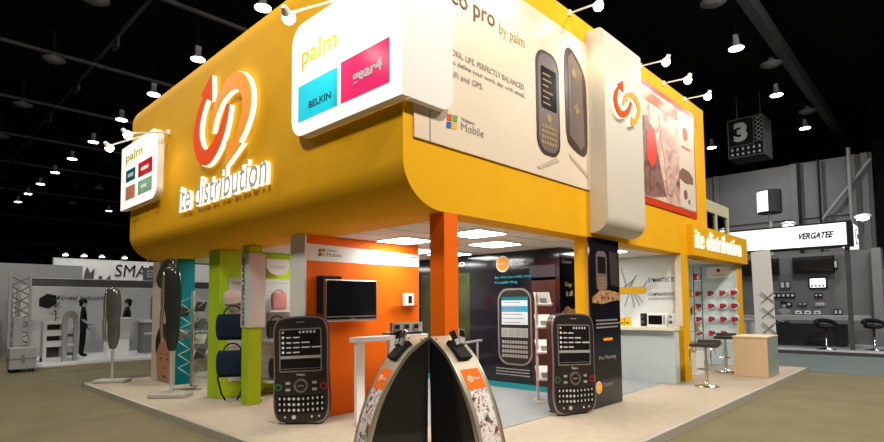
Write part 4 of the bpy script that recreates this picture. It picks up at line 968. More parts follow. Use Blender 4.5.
# ================================================================== FRONT KIOSKS
def kiosk(label, P, o_dir, w_dir, W, badge_side):
    """curved floor display: profile grows along o_dir with depth, plate width along w_dir"""
    t = thing('curved_kiosk', label, 'display stand', (P[0], P[1], 0.1))
    od = Vector((o_dir[0], o_dir[1], 0)).normalized(); wd = Vector((w_dir[0], w_dir[1], 0)).normalized()
    pr_ = smooth_pts([(0.0, 1.245), (0.20, 1.10), (0.35, 0.90), (0.475, 0.66), (0.56, 0.40), (0.60, 0.2), (0.62, 0.1)], 4)
    O = Vector((P[0], P[1], 0))
    def pt(r_, z, w__): return O + od*r_ + wd*w__ + Vector((0, 0, z))
    # black sides
    for s, (w0, w1) in (('near', (0.004, 0.02)), ('far', (W-0.02, W-0.004))):
        b = MB(); a = [b.bm.verts.new(pt(p[0]-0.012, p[1]-0.012, w0)) for p in pr_] + [b.bm.verts.new(pt(-0.0, 0.1, w0))]
        c = [b.bm.verts.new(pt(p[0]-0.012, p[1]-0.012, w1)) for p in pr_] + [b.bm.verts.new(pt(-0.0, 0.1, w1))]
        n = len(a); b.bm.faces.new(a); b.bm.faces.new(c[::-1])
        for i in range(n): b.bm.faces.new([a[i], a[(i+1) % n], c[(i+1) % n], c[i]])
        b.build('side_panel', BLK, t)
    def sheet(name, i0, i1, w0, w1, off0, off1, m):
        b = MB(); rows = []
        for i in range(i0, i1+1):
            a = pr_[max(i-1, 0)]; c = pr_[min(i+1, len(pr_)-1)]; d = (c-a).normalized(); n_ = Vector((-d.y, d.x))
            if n_.x < 0: n_ = -n_
            p = pr_[i]
            rows.append([b.bm.verts.new(pt(p.x+n_.x*off, p.y+n_.y*off, w__)) for (w__, off) in ((w0, off0), (w1, off0), (w1, off1), (w0, off1))])
        for r0, r1 in zip(rows, rows[1:]):
            for k in range(4): b.bm.faces.new([r0[k], r0[(k+1) % 4], r1[(k+1) % 4], r1[k]])
        b.bm.faces.new(rows[0]); b.bm.faces.new(rows[-1][::-1])
        return b.build(name, m, t, 'auto')
    N = len(pr_)-1
    sheet('curved_plate', 0, N, 0.0, W, -0.012, 0.006, WOOD)
    sheet('edge_strip', 0, N, -0.006, 0.008, -0.02, 0.010, ALU)
    sheet('edge_strip', 0, N, W-0.008, W+0.006, -0.02, 0.010, ALU)
    og = sheet('orange_label', 7, 10, 0.06, W-0.05, 0.006, 0.010, ORG)
    ph_ = sheet('photo_print', 10, N-1, 0.06, W-0.05, 0.006, 0.009, blotch('collage_print', [(0.02, 0.02, 0.02), (0.22, 0.18, 0.17), (0.75, 0.72, 0.68), (0.78, 0.76, 0.72), (0.50, 0.10, 0.08), (0.08, 0.06, 0.06)], 11, 1.2))
    # label badge
    i = 8; a = pr_[i]; c = pr_[i+1]; d = (c-a).normalized()
    dn = Vector((-d.y, d.x)); dn = dn if dn.x > 0 else -dn
    mid = (a+c)/2
    org_ = pt(mid.x+dn.x*0.011, mid.y+dn.y*0.011, W/2)
    up = -(od*d.x + Vector((0, 0, d.y))); nrm = od*dn.x + Vector((0, 0, dn.y)); xd = up.cross(nrm)
    Mb = frame(org_, xd, up)
    b = MB(); b.prism(circ(-0.045, 0.0, 0.032, 20), Mb, 0, 0.003, WINK); b.prism(circ(-0.045, 0, 0.025, 20), Mb, 0.003, 0.005, LORG); b.build('palm_badge', None, t)
    txt('palm', at(Mb, -0.064, -0.008, 0.005), 0.038, 0.016, WINK, t)
    txt('Centro', at(Mb, 0.0, -0.012), 0.08, 0.026, WINK, t, 0.003)
    # screws on top corners
    for w__ in (0.035, W-0.035):
        p = pr_[1]; b = MB(); b.cyl(pt(p.x+0.004, p.y+0.004, w__), pt(p.x+0.010, p.y+0.012, w__), 0.010, seg=10); b.build('screw', G20, t)
    # black cradle and phones
    i = 3; a = pr_[i]; c = pr_[i+2]; d = (c-a).normalized(); dn = Vector((-d.y, d.x)); dn = dn if dn.x > 0 else -dn; mid = (a+c)/2
    up = -(od*d.x + Vector((0, 0, d.y))); nrm = od*dn.x + Vector((0, 0, dn.y)); xd = up.cross(nrm)
    Mc = frame(pt(mid.x+dn.x*0.006, mid.y+dn.y*0.006, W/2), xd, up)
    b = MB(); b.box(-0.085, -0.10, 0, 0.085, 0.12, 0.045, M=Mc, bev=0.006); b.build('cradle', BLKM, t)
    def handset(lab, x, z, rot, m):
        h = thing('mobile_phone', lab, 'phone', (Mc @ Vector((x, z, 0.05)))[:])
        Mh = Mc @ Matrix.Translation((x, z, 0.085)) @ Matrix.Rotation(rot, 4, 'Z') @ Matrix.Rotation(R(28), 4, 'X') @ Matrix.Scale(1.35, 4)
        b = MB(); b.box(-0.03, -0.055, 0, 0.03, 0.055, 0.016, M=Mh, bev=0.006); b.build('casing', m, h)
        b = MB(); b.box(-0.024, 0.0, 0.0155, 0.024, 0.048, 0.018, M=Mh); b.build('screen', SCRN, h)
        b = MB(); b.box(-0.022, -0.048, 0.0155, 0.022, -0.008, 0.0175, M=Mh); b.build('keypad', G35, h)
        b = MB(); b.tube(smooth_pts([(0.0, -0.055, 0.0), (0.02, -0.09, -0.03), (0.05, -0.06, -0.05), (0.02, -0.02, -0.06)]), 0.004, 6, M=Mh); b.build('security_cable', BLKM, h)
    handset('dark phone tethered on top of the ' + badge_side + ' kiosk, left one', -0.05, 0.10, 0.3, PBOD)
    handset('silver phone tethered on top of the ' + badge_side + ' kiosk, right one', 0.055, 0.11, -0.3, PBEZ)
    return t
a18 = R(18)
kiosk('curved kiosk left of the orange corner post, seen almost edge on', (-0.35, -0.10), (-math.cos(a18), math.sin(a18)), (math.sin(a18), math.cos(a18)), 0.34, 'left curved')
kiosk('curved kiosk right of the orange corner post with black side', (-0.30, -0.09), (0, -1), (1, 0), 0.35, 'right curved')

# ================================================================== SPOT LIGHTS ON ARMS
def arm_spot(label, base, head, aim, power, col=(1, 0.86, 0.58), grp='spotlights along the top of the facade', ang=75):
    t = thing('arm_spotlight', label, 'spotlight', base, 0, grp)
    base = Vector(base); head = Vector(head); aim = Vector(aim); d = (aim-head).normalized()
    b = MB(); b.tube([base, head], 0.013, 8); b.build('arm', WHT, t)
    b = MB(); b.cyl(base-Vector((0, 0, 0.04)), base+Vector((0, 0, 0.04)), 0.035, seg=12); b.build('mount', WHT, t)
    b = MB(); b.cyl(head-d*0.08, head+d*0.03, 0.028, 0.058, 16); b.build('head', WHT, t, 'auto')
    b = MB(); b.ball(head+d*0.04, 0.066, None, 14); b.build('lens', LAMPW, t, True)
    ld = bpy.data.lights.new('spot', 'SPOT'); ld.energy = power; ld.color = col; ld.spot_size = R(ang); ld.spot_blend = 0.8; ld.shadow_soft_size = 0.07
    lo = bpy.data.objects.new('spot_light', ld); COL.objects.link(lo); lo.parent = t
    lo.matrix_basis = t.matrix_basis.inverted() @ (Matrix.Translation(head+d*0.08) @ d.to_track_quat('-Z', 'Y').to_matrix().to_4x4())
    return t
FS = [(0.9, 'above the left half of the cream billboard'), (2.55, 'beside the top of the cream pylon panel'), (4.86, 'nearest to the pylon above the red billboard'), (5.85, 'middle one above the red billboard'), (6.91, 'last one above the red billboard')]
for i, (x, lab) in enumerate(FS):
    arm_spot('white arm spotlight on the facade edge, ' + lab, (x, 0.0, 5.55), (x, -0.45, 5.52), (x+0.1, 0.0, 4.6 if i != 1 else 4.4), (95, 80, 60, 60, 55)[i], ang=110)
arm_spot('white arm spotlight over the big corner light box', (-0.62, 0.90, 4.80), (-1.25, 0.89, 4.38), (-0.6, 1.3, 4.0), 30, grp='spotlights over the box signs', ang=120)
arm_spot('white arm spotlight over the small light box, nearer one', (-0.57, 5.95, 4.55), (-1.30, 5.65, 4.30), (-0.55, 5.4, 3.4), 32, grp='spotlights over the box signs', ang=120)
arm_spot('white arm spotlight over the small light box, farther one', (-0.62, 6.95, 4.72), (-1.30, 6.62, 4.30), (-0.6, 7.0, 3.7), 26, grp='spotlights over the box signs', ang=120)

# ================================================================== PEOPLE (skinned bodies)
def person(label, joints, edges, radii, zones, hair, loc, rz, s=1.0, extra=None):
    """joints in metres at the person's own origin; zones: function(point)->material index"""
    me = bpy.data.meshes.new('body'); me.from_pydata([j for j in joints], edges, [])
    ob = bpy.data.objects.new('tmp', me); COL.objects.link(ob)
    md = ob.modifiers.new('skin', 'SKIN'); ob.modifiers.new('sub', 'SUBSURF').levels = 2
    for i, r_ in enumerate(radii):
        me.skin_vertices[0].data[i].radius = (r_, r_) if not isinstance(r_, tuple) else r_
    me.skin_vertices[0].data[0].use_root = True
    dg = bpy.context.evaluated_depsgraph_get(); dg.update()
    m2 = bpy.data.meshes.new_from_object(ob.evaluated_get(dg)); bpy.data.objects.remove(ob)
    m2.materials.clear()
    mats_, fn = zones
    for q in mats_: m2.materials.append(q)
    for p in m2.polygons: p.material_index = fn(p.center); p.use_smooth = True
    t = thing('person', label, 'person', loc, rz)
    M = T(loc, rz) @ Matrix.Scale(s, 4)
    m2.transform(M); link('body', m2, t, True)
    b = MB(); hair(b, M); b.build('hair', BLKM, t, True)
    if extra: extra(t, M)
    return t
GS = mat('grey_skin', (0.38, 0.38, 0.38, 1), 0.6)
def std_joints(arm='down'):
    J = [(0, 0, 0.95), (0, 0, 1.15), (0, 0, 1.36), (0, 0.005, 1.46), (0, -0.01, 1.53), (0, -0.015, 1.62),   # pelvis..head
         (0.09, 0, 0.90), (0.10, -0.01, 0.50), (0.10, 0.02, 0.09), (0.11, -0.12, 0.03),
         (-0.09, 0, 0.90), (-0.10, 0.03, 0.50), (-0.11, 0.06, 0.09), (-0.12, -0.08, 0.03),
         (0.17, 0, 1.38), (0.22, 0.0, 1.12), (0.20, -0.10, 0.90), (0.19, -0.14, 0.82),
         (-0.17, 0, 1.38), (-0.22, 0.02, 1.12), (-0.18, -0.14, 0.98), (-0.12, -0.22, 0.97)]
    if arm == 'reach': J[15] = (0.22, -0.05, 1.14); J[16] = (0.16, -0.26, 1.10); J[17] = (0.12, -0.36, 1.12)
    E_ = [(0, 1), (1, 2), (2, 3), (3, 4), (4, 5), (0, 6), (6, 7), (7, 8), (8, 9), (0, 10), (10, 11), (11, 12), (12, 13), (2, 14), (14, 15), (15, 16), (16, 17), (2, 18), (18, 19), (19, 20), (20, 21)]
    Rr = [(0.15, 0.11), (0.13, 0.10), (0.14, 0.10), 0.055, 0.075, 0.085, 0.09, 0.06, 0.04, 0.035, 0.09, 0.06, 0.04, 0.035, 0.06, 0.045, 0.032, 0.03, 0.06, 0.045, 0.032, 0.03]
    return J, E_, Rr
def hair_std(b, M): b.ball((0, 0.025, 1.665), 0.105, None, 16, (0.95, 1.05, 0.95), M); b.ball((0, 0.06, 1.58), 0.075, None, 12, (1, 0.8, 1.1), M)
def face(t, M):
    b = MB(); b.ball((0, -0.10, 1.615), 0.014, GS, 8, (0.8, 1.2, 1.3), M)
    for s in (-1, 1): b.ball((s*0.03, -0.088, 1.64), 0.010, BLKM, 8, (1.2, 0.6, 0.7), M); b.ball((s*0.088, 0.0, 1.62), 0.02, GS, 8, (0.4, 0.8, 1.2), M)
    b.ball((0, -0.09, 1.575), 0.014, G20, 8, (1.6, 0.5, 0.5), M); b.build('face_features', None, t)
    for s, q in ((1, (0.19, -0.15, 0.80)), (-1, (-0.11, -0.24, 0.97))):
        b = MB()
        for k in range(4):
            x = q[0] + (k-1.5)*0.017; L = (0.07, 0.08, 0.075, 0.06)[k]
            if s > 0: b.tube([(x, q[1], q[2]+0.02), (x, q[1]-0.015, q[2]-L*0.5), (x, q[1]-0.01, q[2]-L)], [0.009, 0.0085, 0.007], 6, M=M)
            else: b.tube([(x, q[1]+0.02, q[2]), (x, q[1]-L*0.5, q[2]), (x, q[1]-L, q[2]-0.02)], [0.009, 0.0085, 0.007], 6, M=M)
        b.tube([(q[0]-s*0.03, q[1]+0.01, q[2]+0.02), (q[0]-s*0.05, q[1]-0.02, q[2]-0.01)], [0.010, 0.008], 6, M=M)
        b.build('fingers', GS, t)
def zones_dark(c):
    if c.z > 1.50: return 2
    if c.z < 0.98 and abs(c.x) < 0.15 and c.z > 0.06: return 1
    if c.z < 0.06: return 1
    if (abs(c.x) > 0.165 and c.z < 1.13) or (c.y < -0.12 and c.z > 0.9): return 2
    return 0
J, E_, Rr = std_joints()
person('person in black clothes standing in side view on the left grey booth', J, E_, Rr, ((BLKM, BLKM, GS), zones_dark), hair_std, (0.38, 15.4, 0.1), R(75), 1.0, face)
J, E_, Rr = std_joints('reach')
person('person in dark shirt and pale trousers behind the grey headset model', J, E_, Rr, ((G05, G60, GS), zones_dark), hair_std, (1.62, 15.6, 0.1), R(-120), 1.0, face)

# ================================================================== LEFT GREY BOOTH (background)
b = MB(); b.box(-1.0, 13.75, 0, 5.5, 17.2, 0.1, G60); b.box(-1.02, 13.73, 0.03, 5.5, 13.76, 0.105, G85)
tag(b.build('neighbour_platform', G60), 'pale platform with white edge under the left grey booth', 'platform')['kind'] = 'structure'
lw = thing('neighbour_back_wall', 'pale back wall of the left grey booth with company name', 'partition', (2, 17, 0.1))
b = MB(); b.box(-1.1, 17.0, 0.1, 5.5, 17.15, 2.28); b.build('wall_panel', GSOFT, lw)
M = FY(16.99)
txt('Niveal Industries Inc', at(M, 0.02, 1.83), 1.75, 0.15, G10, lw, 0.01)
b = MB(); b.prism([(-0.46, 1.88), (-0.26, 2.03), (-0.02, 1.97), (-0.02, 1.70), (-0.22, 1.56), (-0.46, 1.64)], M, 0, 0.02); b.build('cube_emblem', BLKM, lw)
b = MB(); b.prism(rect(2.75, 0.5, 3.9, 1.95), M, 0, 0.02); b.build('dark_poster', G20, lw)
hd2 = thing('truss_header', 'dark truss header with grey end frame over the left grey booth', 'truss', (-0.5, 13.9, 0.1))
b = MB(); b.box(-1.15, 13.8, 2.15, 5.5, 13.9, 2.35, G10); b.box(-1.15, 13.8, 2.33, 5.5, 13.9, 2.37, G60); b.box(-1.15, 13.8, 2.12, 5.5, 13.9, 2.16, G60); b.build('header_beam', None, hd2)
for x in (-1.62, -1.20, 2.42):
    b = MB(); b.box(x, 13.8, 0.1 if x > -1.5 else 0, x+0.06, 13.86, 2.5 if x < -1 else 2.15); b.build('upright', G60 if x > 0 else G35, hd2)
b = MB()
for k in range(9):
    z = 0.15 + k*0.25; b.tube([(-1.59, 13.83, z), (-1.17, 13.83, z+0.25)], 0.02, 6); b.tube([(-1.17, 13.83, z), (-1.59, 13.83, z+0.25)], 0.02, 6)
b.build('lattice', G20, hd2)
b = MB(); b.box(-3.2, 15.0, 2.1, -1.2, 15.1, 2.3); b.box(-3.2, 15.0, 0, -3.1, 15.1, 2.1); b.box(-1.3, 15.0, 0, -1.2, 15.1, 2.1)
tag(b.build('grey_frame', G35), 'grey open frame structure at the far left edge', 'frame')
b = MB(); b.box(-4.5, 17.0, 0, -1.5, 17.2, 1.9, G35); b.box(-4.2, 16.96, 0.5, -2.6, 17.0, 1.6, G60); b.box(-2.4, 16.96, 0.3, -1.7, 17.0, 1.5, G20)
tag(b.build('display_wall', G35), 'grey display wall at the far left edge of the hall', 'partition')
# grey crate stack
cs = thing('flight_case', 'grey flight case with wheels beside the left platform', 'crate', (-1.42, 13.1, 0.0))
b = MB(); b.box(-1.68, 12.9, 0.08, -1.15, 13.4, 0.60, bev=0.015); b.build('shell', G35, cs)
b = MB(); b.box(-1.69, 12.89, 0.32, -1.14, 13.41, 0.35); b.box(-1.45, 12.88, 0.25, -1.38, 12.9, 0.42); b.build('band', G20, cs)
for x in (-1.62, -1.21):
    for y in (12.95, 13.35):
        b = MB(); b.cyl((x-0.02, y, 0.04), (x+0.02, y, 0.04), 0.04, seg=10); b.box(x-0.012, y-0.012, 0.05, x+0.012, y+0.012, 0.09); b.build('wheel', BLKM, cs)
b = MB(); b.box(-1.55, 13.45, 0.0, -1.35, 13.6, 1.35, bev=0.02)
tag(b.build('grey_pillar', G35), 'grey slim cabinet behind the flight case', 'cabinet')
# white desk with shelf
dk = thing('white_desk', 'white open-fronted desk with shelves on the left grey booth', 'desk', (-0.5, 14.5, 0.1))
b = MB(); b.box(-0.78, 14.35, 1.12, -0.28, 14.75, 1.2); b.box(-0.78, 14.4, 0.1, -0.28, 14.75, 0.2); b.box(-0.78, 14.35, 0.1, -0.70, 14.75, 1.12); b.box(-0.36, 14.35, 0.1, -0.28, 14.75, 1.12); b.build('carcass', G60, dk)
b = MB(); b.box(-0.7, 14.7, 0.2, -0.36, 14.73, 1.12); b.build('back_board', G10, dk)
for z in (0.5, 0.8): b = MB(); b.box(-0.7, 14.38, z, -0.36, 14.7, z+0.16); b.build('shelf', G60, dk)
# brochure arch
ar = thing('arch_rack', 'grey arch-topped brochure rack next to the white desk', 'display rack', (-0.1, 14.4, 0.1))
arc = [(-0.26, 0.1), (-0.12, 0.1), (-0.12, 1.2)] + [(-0.02+0.10*math.cos(a), 1.2+0.10*math.sin(a)) for a in [PI-PI*i/6 for i in range(7)]] + [(0.08, 0.1), (0.22, 0.1), (0.22, 1.2)] + [(-0.02+0.24*math.cos(a), 1.25+0.25*math.sin(a)) for a in [PI*i/8 for i in range(9)]]
arc = [(a_[0]*0.75-0.17, a_[1]) for a_ in arc]
b = MB(); b.prism(arc, FY(14.25), -0.06, 0.06); b.build('frame', G35, ar)
for k in range(4): b = MB(); b.box(-0.26, 14.21, 0.25+k*0.26, -0.11, 14.29, 0.33+k*0.26, G60 if k % 2 else G10); b.build('shelf', None, ar)
# plant
pt_ = thing('potted_plant', 'dark leafy potted plant on the left grey booth', 'plant', (-0.35, 15.2, 0.1))
b = MB(); b.lathe((-0.35, 15.2, 0.1), [(0.13, 0), (0.18, 0.3), (0.17, 0.3)], 16); b.build('pot', G20, pt_)
b = MB(); b.cyl((-0.35, 15.2, 0.35), (-0.35, 15.2, 1.5), 0.015, seg=6); b.build('stem', G10, pt_)
b = MB()
for k in range(70):
    a = random.uniform(0, 2*PI); z = random.uniform(0.9, 1.85); L = 0.32*(1-(z-0.9)/1.6); c = Vector((-0.35, 15.2, z))
    d = Vector((math.cos(a), math.sin(a), random.uniform(-0.1, 0.6))).normalized()*L; s_ = d.cross(Vector((0, 0, 1))).normalized()*0.03
    v = [b.bm.verts.new(p) for p in (c, c+d*0.5+s_, c+d, c+d*0.5-s_)]; b.bm.faces.new(v)
b.build('leaves', G05, pt_)
# counter behind grey headset
wcn = thing('white_counter', 'small white counter behind the grey headset model', 'counter', (1.1, 14.6, 0.1))
b = MB(); b.box(0.78, 14.4, 0.1, 1.35, 14.8, 0.62, G85); b.box(0.76, 14.38, 0.62, 1.37, 14.82, 1.22, G60); b.build('cabinet', None, wcn)
b = MB(); b.box(0.74, 14.36, 1.22, 1.39, 14.84, 1.27); b.build('countertop', G85, wcn)
gc = thing('curved_counter', 'wide grey counter with pale top behind the white photo panel', 'counter', (2.8, 15.5, 0.1))
b = MB(); b.box(2.0, 15.2, 0.1, 4.2, 15.8, 1.08); b.build('body', G20, gc)
b = MB(); b.box(1.95, 15.15, 1.08, 4.25, 15.85, 1.16); b.box(2.0, 15.19, 0.7, 4.2, 15.2, 0.76); b.build('countertop', G60, gc)
for k, (x, z) in enumerate(((2.55, 1.16), (2.9, 1.16))):
    m_ = thing('desk_monitor', ('left' if k == 0 else 'right') + ' small dark monitor on the grey counter', 'monitor', (x, 15.5, z))
    b = MB(); b.box(x-0.12, 15.48, z+0.08, x+0.12, 15.52, z+0.30); b.build('screen', G05, m_)
    b = MB(); b.box(x-0.02, 15.48, z, x+0.02, 15.52, z+0.08); b.box(x-0.07, 15.44, z, x+0.07, 15.56, z+0.01); b.build('stand', G20, m_)
b = MB(); b.box(3.1, 16.6, 0.1, 3.9, 16.7, 2.2, G35); b.box(3.2, 16.57, 1.2, 3.5, 16.6, 1.7, G60); b.box(3.55, 16.57, 1.0, 3.8, 16.6, 1.5, G10)
tag(b.build('poster_board', G35), 'grey poster board behind the grey counter', 'board')
# far walls
b = MB(); b.box(-6, 18.5, 0, 1.0, 18.6, 3.05)
tag(b.build('long_white_wall', mat('matt_light_grey', (0.30, 0.30, 0.30, 1), 0.7)), 'long plain pale wall behind the left booths', 'partition')
sm = thing('lit_sign_wall', 'tall white spotlit wall with black S M letters, far left', 'sign', (2.4, 21, 0))
b = MB(); b.box(0.6, 21.0, 0, 7.0, 21.2, 3.5); b.build('wall_panel', mat('spotlit_wall', (0.62, 0.62, 0.62, 1), 0.6), sm)
M = FY(20.98)
txt('SMART', at(M, 2.66, 2.84), 2.0, 0.50, BLKM, sm, 0.01, 0.0, 0.1)
b = MB(); b.prism([(1.55, 2.45), (1.62, 3.0), (1.7, 3.2), (1.8, 2.95), (1.95, 3.15), (1.9, 2.45)], M, 0, 0.01); b.prism([(2.05, 2.45), (2.1, 2.85), (2.2, 2.85), (2.25, 2.6), (2.5, 2.9), (2.55, 2.45)], M, 0, 0.01); b.build('figure_print', G10, sm)
for k, x in enumerate((0.9, 1.5, 2.1, 2.9, 3.9)):
    ld = bpy.data.lights.new('wall_wash', 'SPOT'); ld.energy = 60; ld.spot_size = R(110); ld.spot_blend = 1; ld.shadow_soft_size = 0.1
    t = thing('wall_washer', 'small bright washer lamp over the white wall, ' + ('leftmost', 'second', 'third', 'fourth', 'rightmost')[k] + ' of five', 'lamp', (x, 20.6, 3.62), 0, 'washer lamps over the white wall')
    b = MB(); b.cyl((x, 20.6, 3.58), (x, 20.62, 3.66), 0.10, 0.05, 10); b.build('head', G60, t)
    b = MB(); b.cyl((x, 20.6, 3.565), (x, 20.6, 3.585), 0.09, 0.09, 10); b.build('lens', LAMP, t)
    b = MB(); b.tube([(x, 20.62, 3.66), (x, 21.05, 3.66), (x, 21.05, 3.5)], 0.015, 6); b.build('arm', G35, t)
    lo = bpy.data.objects.new('wash_light', ld); COL.objects.link(lo); lo.location = (x, 20.6, 3.55); lo.rotation_euler = (R(-25), 0, 0)
ds = thing('dark_hanging_sign', 'dark grey sign block in front of the spotlit letters', 'sign', (3.3, 18.0, 2.3))
b = MB(); b.box(2.85, 18.0, 2.55, 3.5, 18.2, 3.05); b.box(2.6, 18.0, 2.35, 3.6, 18.2, 2.5); b.build('block', G10, ds)
lines(FY(17.99), 2.92, 3.42, [2.9, 2.8, 2.7], 0.05, G35, ds)
b = MB(); b.box(3.3, 18.1, 0, 3.38, 18.18, 2.4); b.build('pole', G10, ds)

# ================================================================== RIGHT GREY BOOTH (background)
b = MB(); b.box(15.2, -5.0, 0, 21, 6, 0.10, G35); b.box(15.18, -5, 0.02, 15.22, 6, 0.105, G10)
tag(b.build('neighbour_platform', G35), 'grey platform under the right grey booth', 'platform')['kind'] = 'structure'
vb = thing('fascia_sign', 'long backlit white fascia with italic lettering over the right grey booth', 'sign', (16.2, 0.5, 3.2))
b = MB(); b.box(16.0, -1.42, 3.25, 16.5, 4.5, 3.95); b.build('front_box', LITG, vb)
b = MB(); b.box(15.99, -1.42, 3.93, 16.5, 4.5, 3.98); b.box(15.99, -1.42, 3.21, 16.5, 4.5, 3.26); b.box(15.99, -1.56, 3.20, 16.3, -1.42, 3.98); b.build('black_trim', BLKM, vb)
b = MB(); b.box(16.2, -1.45, 0.1, 16.3, -1.33, 3.2); b.build('support_post', G10, vb)
b = MB(); b.box(16.2, 4.2, 0.1, 16.4, 4.4, 3.2); b.build('support_post', G10, vb)
b = MB(); b.prism(rect(16.3, 3.2, 17.4, 3.9), FY(-1.56), -0.3, 0.0); b.build('end_box', LITG, vb)
b = MB(); b.prism(circ(16.85, 3.55, 0.26, 24), FY(-1.57), 0, 0.01, BLKM); b.prism(circ(16.85, 3.55, 0.19, 24), FY(-1.58), 0, 0.012, LITG); b.prism(rect(16.75, 3.48, 16.95, 3.62), FY(-1.59), 0, 0.014, BLKM); b.build('round_emblem', None, vb)
txt('VERGATEE', at(FX(15.985), 0.22, 3.50), 0.90, 0.20, BLKM, vb, 0.01, 0.04, 0.35)
rw = thing('neighbour_back_wall', 'grey equipment wall of the right grey booth', 'partition', (19.2, 0, 0.1))
b = MB(); b.box(19.0, -1.75, 0.1, 19.2, 5.5, 3.3); b.build('wall_panel', mat('equip_wall', (0.14, 0.14, 0.14, 1), 0.6), rw)
b = MB(); b.box(18.5, -2.0, 0.1, 19.3, -1.75, 3.3); b.box(18.7, -2.6, 0.1, 19.3, -2.0, 2.6); b.build('side_pier', G20, rw)
for (y0, y1, lab) in ((-0.70, 0.52, 'right'), (0.95, 2.6, 'left')):
    t = thing('large_screen', lab + ' black wide screen high on the right grey booth wall', 'screen', (18.95, (y0+y1)/2, 2.6))
    b = MB(); b.box(18.88, y0, 2.58, 18.99, y1, 3.16); b.build('casing', BLKM, t)
    b = MB(); b.box(18.872, y0+0.04, 2.62, 18.882, y1-0.04, 3.12); b.build('glass', BLK, t)
M = FX(18.99)
dv = thing('control_panel', 'white lit control panel with four dark keys on the grey wall', 'panel', (18.97, -0.25, 2.1))
b = MB(); b.prism(rr(-0.08, 2.02, 0.48, 2.42, 0.05), M, -0.01, 0.03); b.build('casing', BLKM, dv)
b = MB(); b.prism(rr(-0.03, 2.06, 0.43, 2.38, 0.03), M, 0.03, 0.04); b.build('panel', LITG, dv)
b = MB()
for k in range(4): b.prism(rect(0.0+k*0.11, 2.09, 0.06+k*0.11, 2.15), M, 0.04, 0.05)
b.build('key_block', BLKM, dv)
small = [(-0.95, -0.62, 2.05, 2.32, G10, 'dark vented unit'), (-1.5, -0.5, 1.72, 1.88, BLKM, 'black rail of small white plugs'), (-0.42, -0.15, 1.42, 1.54, G10, 'dark switch plate'),
         (0.08, 0.32, 1.72, 1.86, BLKM, 'small black display'), (0.10, 0.36, 1.42, 1.52, G60, 'pale switch plate'), (-0.95, -0.6, 1.4, 1.55, BLKM, 'black intercom plate'),
         (0.62, 0.85, 1.1, 1.3, G05, 'black framed device'), (0.55, 0.8, 2.7, 3.0, G05, 'dark box speaker')]
for k, (u0, u1, z0, z1, mm, lab) in enumerate(small):
    t = thing('wall_device', lab + ' mounted on the grey equipment wall', 'device', (18.97, -(u0+u1)/2, z0))
    b = MB(); b.prism(rr(u0, z0, u1, z1, 0.02), M, -0.01, 0.04); b.build('housing', mm, t)
    b = MB()
    n_ = max(2, int((u1-u0)/0.14))
    for j in range(n_): b.prism(rect(u0+0.03+j*(u1-u0)/n_, z0+0.04, u0+0.03+(j+0.55)*(u1-u0)/n_, z1-0.04), M, 0.04, 0.05)
    b.build('insert', G60 if mm is not G60 else G10, t)
for k in range(3):
    t = thing('desk_telephone', 'white desk handset on the ledge of the grey booth, ' + ('left', 'middle', 'right')[k] + ' one', 'telephone', (18.9, 0.42-k*0.28, 1.12), 0, 'white handsets on the ledge')
    b = MB(); b.prism([(-0.42+k*0.28-0.1, 1.12), (-0.42+k*0.28+0.1, 1.12), (-0.42+k*0.28+0.08, 1.24), (-0.42+k*0.28-0.08, 1.24)], M, -0.01, 0.05); b.build('casing', G85, t)
    b = MB(); b.prism(rect(-0.42+k*0.28-0.05, 1.15, -0.42+k*0.28+0.05, 1.2), M, 0.05, 0.055); b.build('keypad', G10, t)
rc = thing('long_counter', 'long grey counter with curved pale top and dark front, right booth', 'counter', (17.6, -0.5, 0.1))
b = MB(); b.box(17.3, -1.1, 0.1, 18.0, 2.2, 0.82); b.build('dark_front', G05, rc)
b = MB(); b.prism([(-2.4, 0), (1.55, 0), (1.75, 0.2), (1.75, 0.55), (1.5, 0.8), (-2.4, 0.8)], frame((17.15, 0, 0.98), (0, -1, 0), (1, 0, 0)), -0.02, 0.12); b.build('countertop', G35, rc)
pl = thing('rounded_display_unit', 'rounded grey unit with glowing white front beside the right platform', 'display unit', (15.8, 1.0, 0.1))
b = MB(); b.prism(rr(-1.6, 0.1, -0.62, 1.0, 0.12), FX(15.6), -0.6, 0.0); b.build('shell', G20, pl)
b = MB(); b.prism(rr(-1.5, 0.2, -0.72, 0.85, 0.05), FX(15.598), 0, 0.01); b.build('lit_front', LITG, pl)
# person behind right counter
J, E_, Rr = std_joints('reach')
person('dark haired person in grey behind the right grey counter', J, E_, Rr, ((G20, G10, GS), zones_dark), hair_std, (18.35, 0.75, -0.03), R(-70), 0.93, face)
# right booth stools
def tub_stool(label, x, y):
    t = thing('tub_stool', label, 'stool', (x, y, 0.1)); M = T((x, y, 0.1), R(-60))
    b = MB(); b.lathe((0, 0, 0), [(0.25, 0), (0.24, 0.02), (0.05, 0.05), (0.03, 0.1), (0.03, 0.66)], 20, M=M); b.build('pedestal_base', CHR, t, True)
    b = MB(); b.ball((0, 0, 0.70), 0.26, None, 18, (1, 0.9, 0.28), M); b.build('seat', BLKM, t, True)
    b = MB(); b.tube([Vector((0.25*math.cos(a), 0.23*math.sin(a), 0.80+0.08*math.sin(a))) for a in [-0.3 + (PI+0.6)*i/12 for i in range(13)]], [0.05+0.02*math.sin(PI*i/12) for i in range(13)], 10, M=M); b.build('backrest', BLKM, t, True)
    return t
tub_stool('black round bar stool in front of the right grey counter', 16.1, -0.78)
tub_stool('black round bar stool at the far right end of the grey counter', 16.55, -1.89)
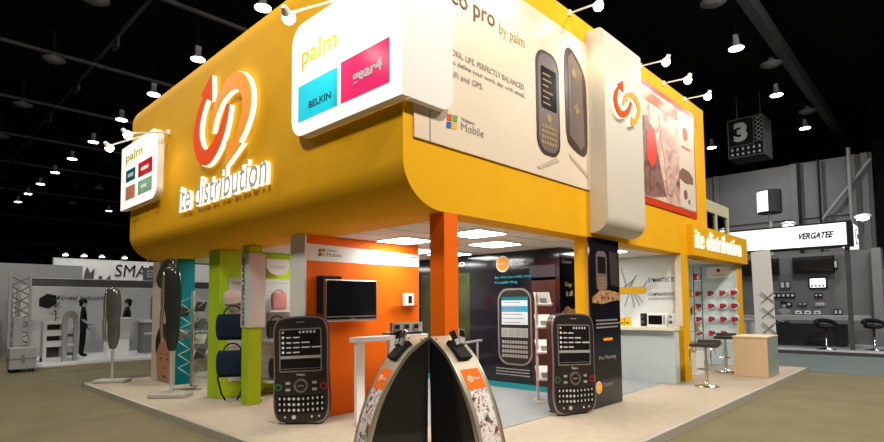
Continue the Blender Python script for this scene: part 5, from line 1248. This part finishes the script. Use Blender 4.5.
# tall white zigzag stand
zs = thing('lattice_display_stand', 'tall white panel with crossed zigzag arms beyond the beige pedestal', 'display stand', (13.0, 0.15, 0.0))
b = MB(); b.prism([(-0.38, 0.0), (0.12, 0.0), (0.04, 3.0), (-0.42, 2.96)], FX(13.0), -0.06, 0.0); b.build('panel', G85, zs)
b = MB()
for k in range(3):
    z = 0.7 + k*0.42; b.tube([(12.97, 0.20, z), (12.93, -0.12, z+0.3)], 0.016, 6); b.tube([(12.97, -0.12, z), (12.93, 0.20, z+0.3)], 0.016, 6)
b.build('zigzag_arm', G35, zs)
t = thing('white_low_counter', 'bright white low counter behind the lattice stand', 'counter', (14.2, 1.2, 0))
b = MB(); b.box(14.0, 0.35, 0, 14.4, 2.2, 1.0); b.build('body', G85, t)
b = MB(); b.box(13.95, 0.3, 1.0, 14.45, 2.25, 1.05); b.build('countertop', G60, t)
t = thing('drum_lamp', 'lit round drum sign on a pole above the right booth', 'sign', (20.0, 1.45, 4.0))
b = MB(); b.lathe((20.2, 1.43, 5.05), [(0.40, 0), (0.42, 0.02), (0.42, 0.88), (0.40, 0.90)], 28); b.build('drum', G05, t, 'auto')
b = MB(); n_ = 8
pts_ = [(20.2 + 0.43*math.cos(a), 1.43+0.43*math.sin(a)) for a in [R(100)+R(85)*i/n_ for i in range(n_+1)]]
pin = [(20.2 + 0.41*math.cos(a), 1.43+0.41*math.sin(a)) for a in [R(100)+R(85)*i/n_ for i in range(n_+1)]]
b.prism(pts_ + pin[::-1], Matrix.Translation((0, 0, 5.1)), 0, 0.8); b.build('lit_panel', LITG, t)
b = MB(); b.cyl((20.2, 1.43, 0.0), (20.2, 1.43, 5.05), 0.06, seg=10); b.build('pole', G35, t)
# bright lamps standing on the fascia
for (x, y, z, lab) in ((16.25, 0.1, 4.07, 'left'), (16.8, -1.75, 4.15, 'right')):
    t = thing('fascia_lamp', lab + ' bright oval lamp on top of the white fascia', 'lamp', (x, y, z-0.12))
    b = MB(); b.ball((x, y, z), 0.2, None, 14, (0.9, 1.1, 0.4)); b.build('shade', G85, t, True)
    b = MB(); b.cyl((x-0.02, y, z-0.10), (x-0.02, y, z-0.06), 0.15, seg=14); b.build('lens', LAMP, t)
    b = MB(); b.box(x-0.03, y-0.03, 3.985, x+0.03, y+0.03, z-0.05); b.build('stem', G20, t)
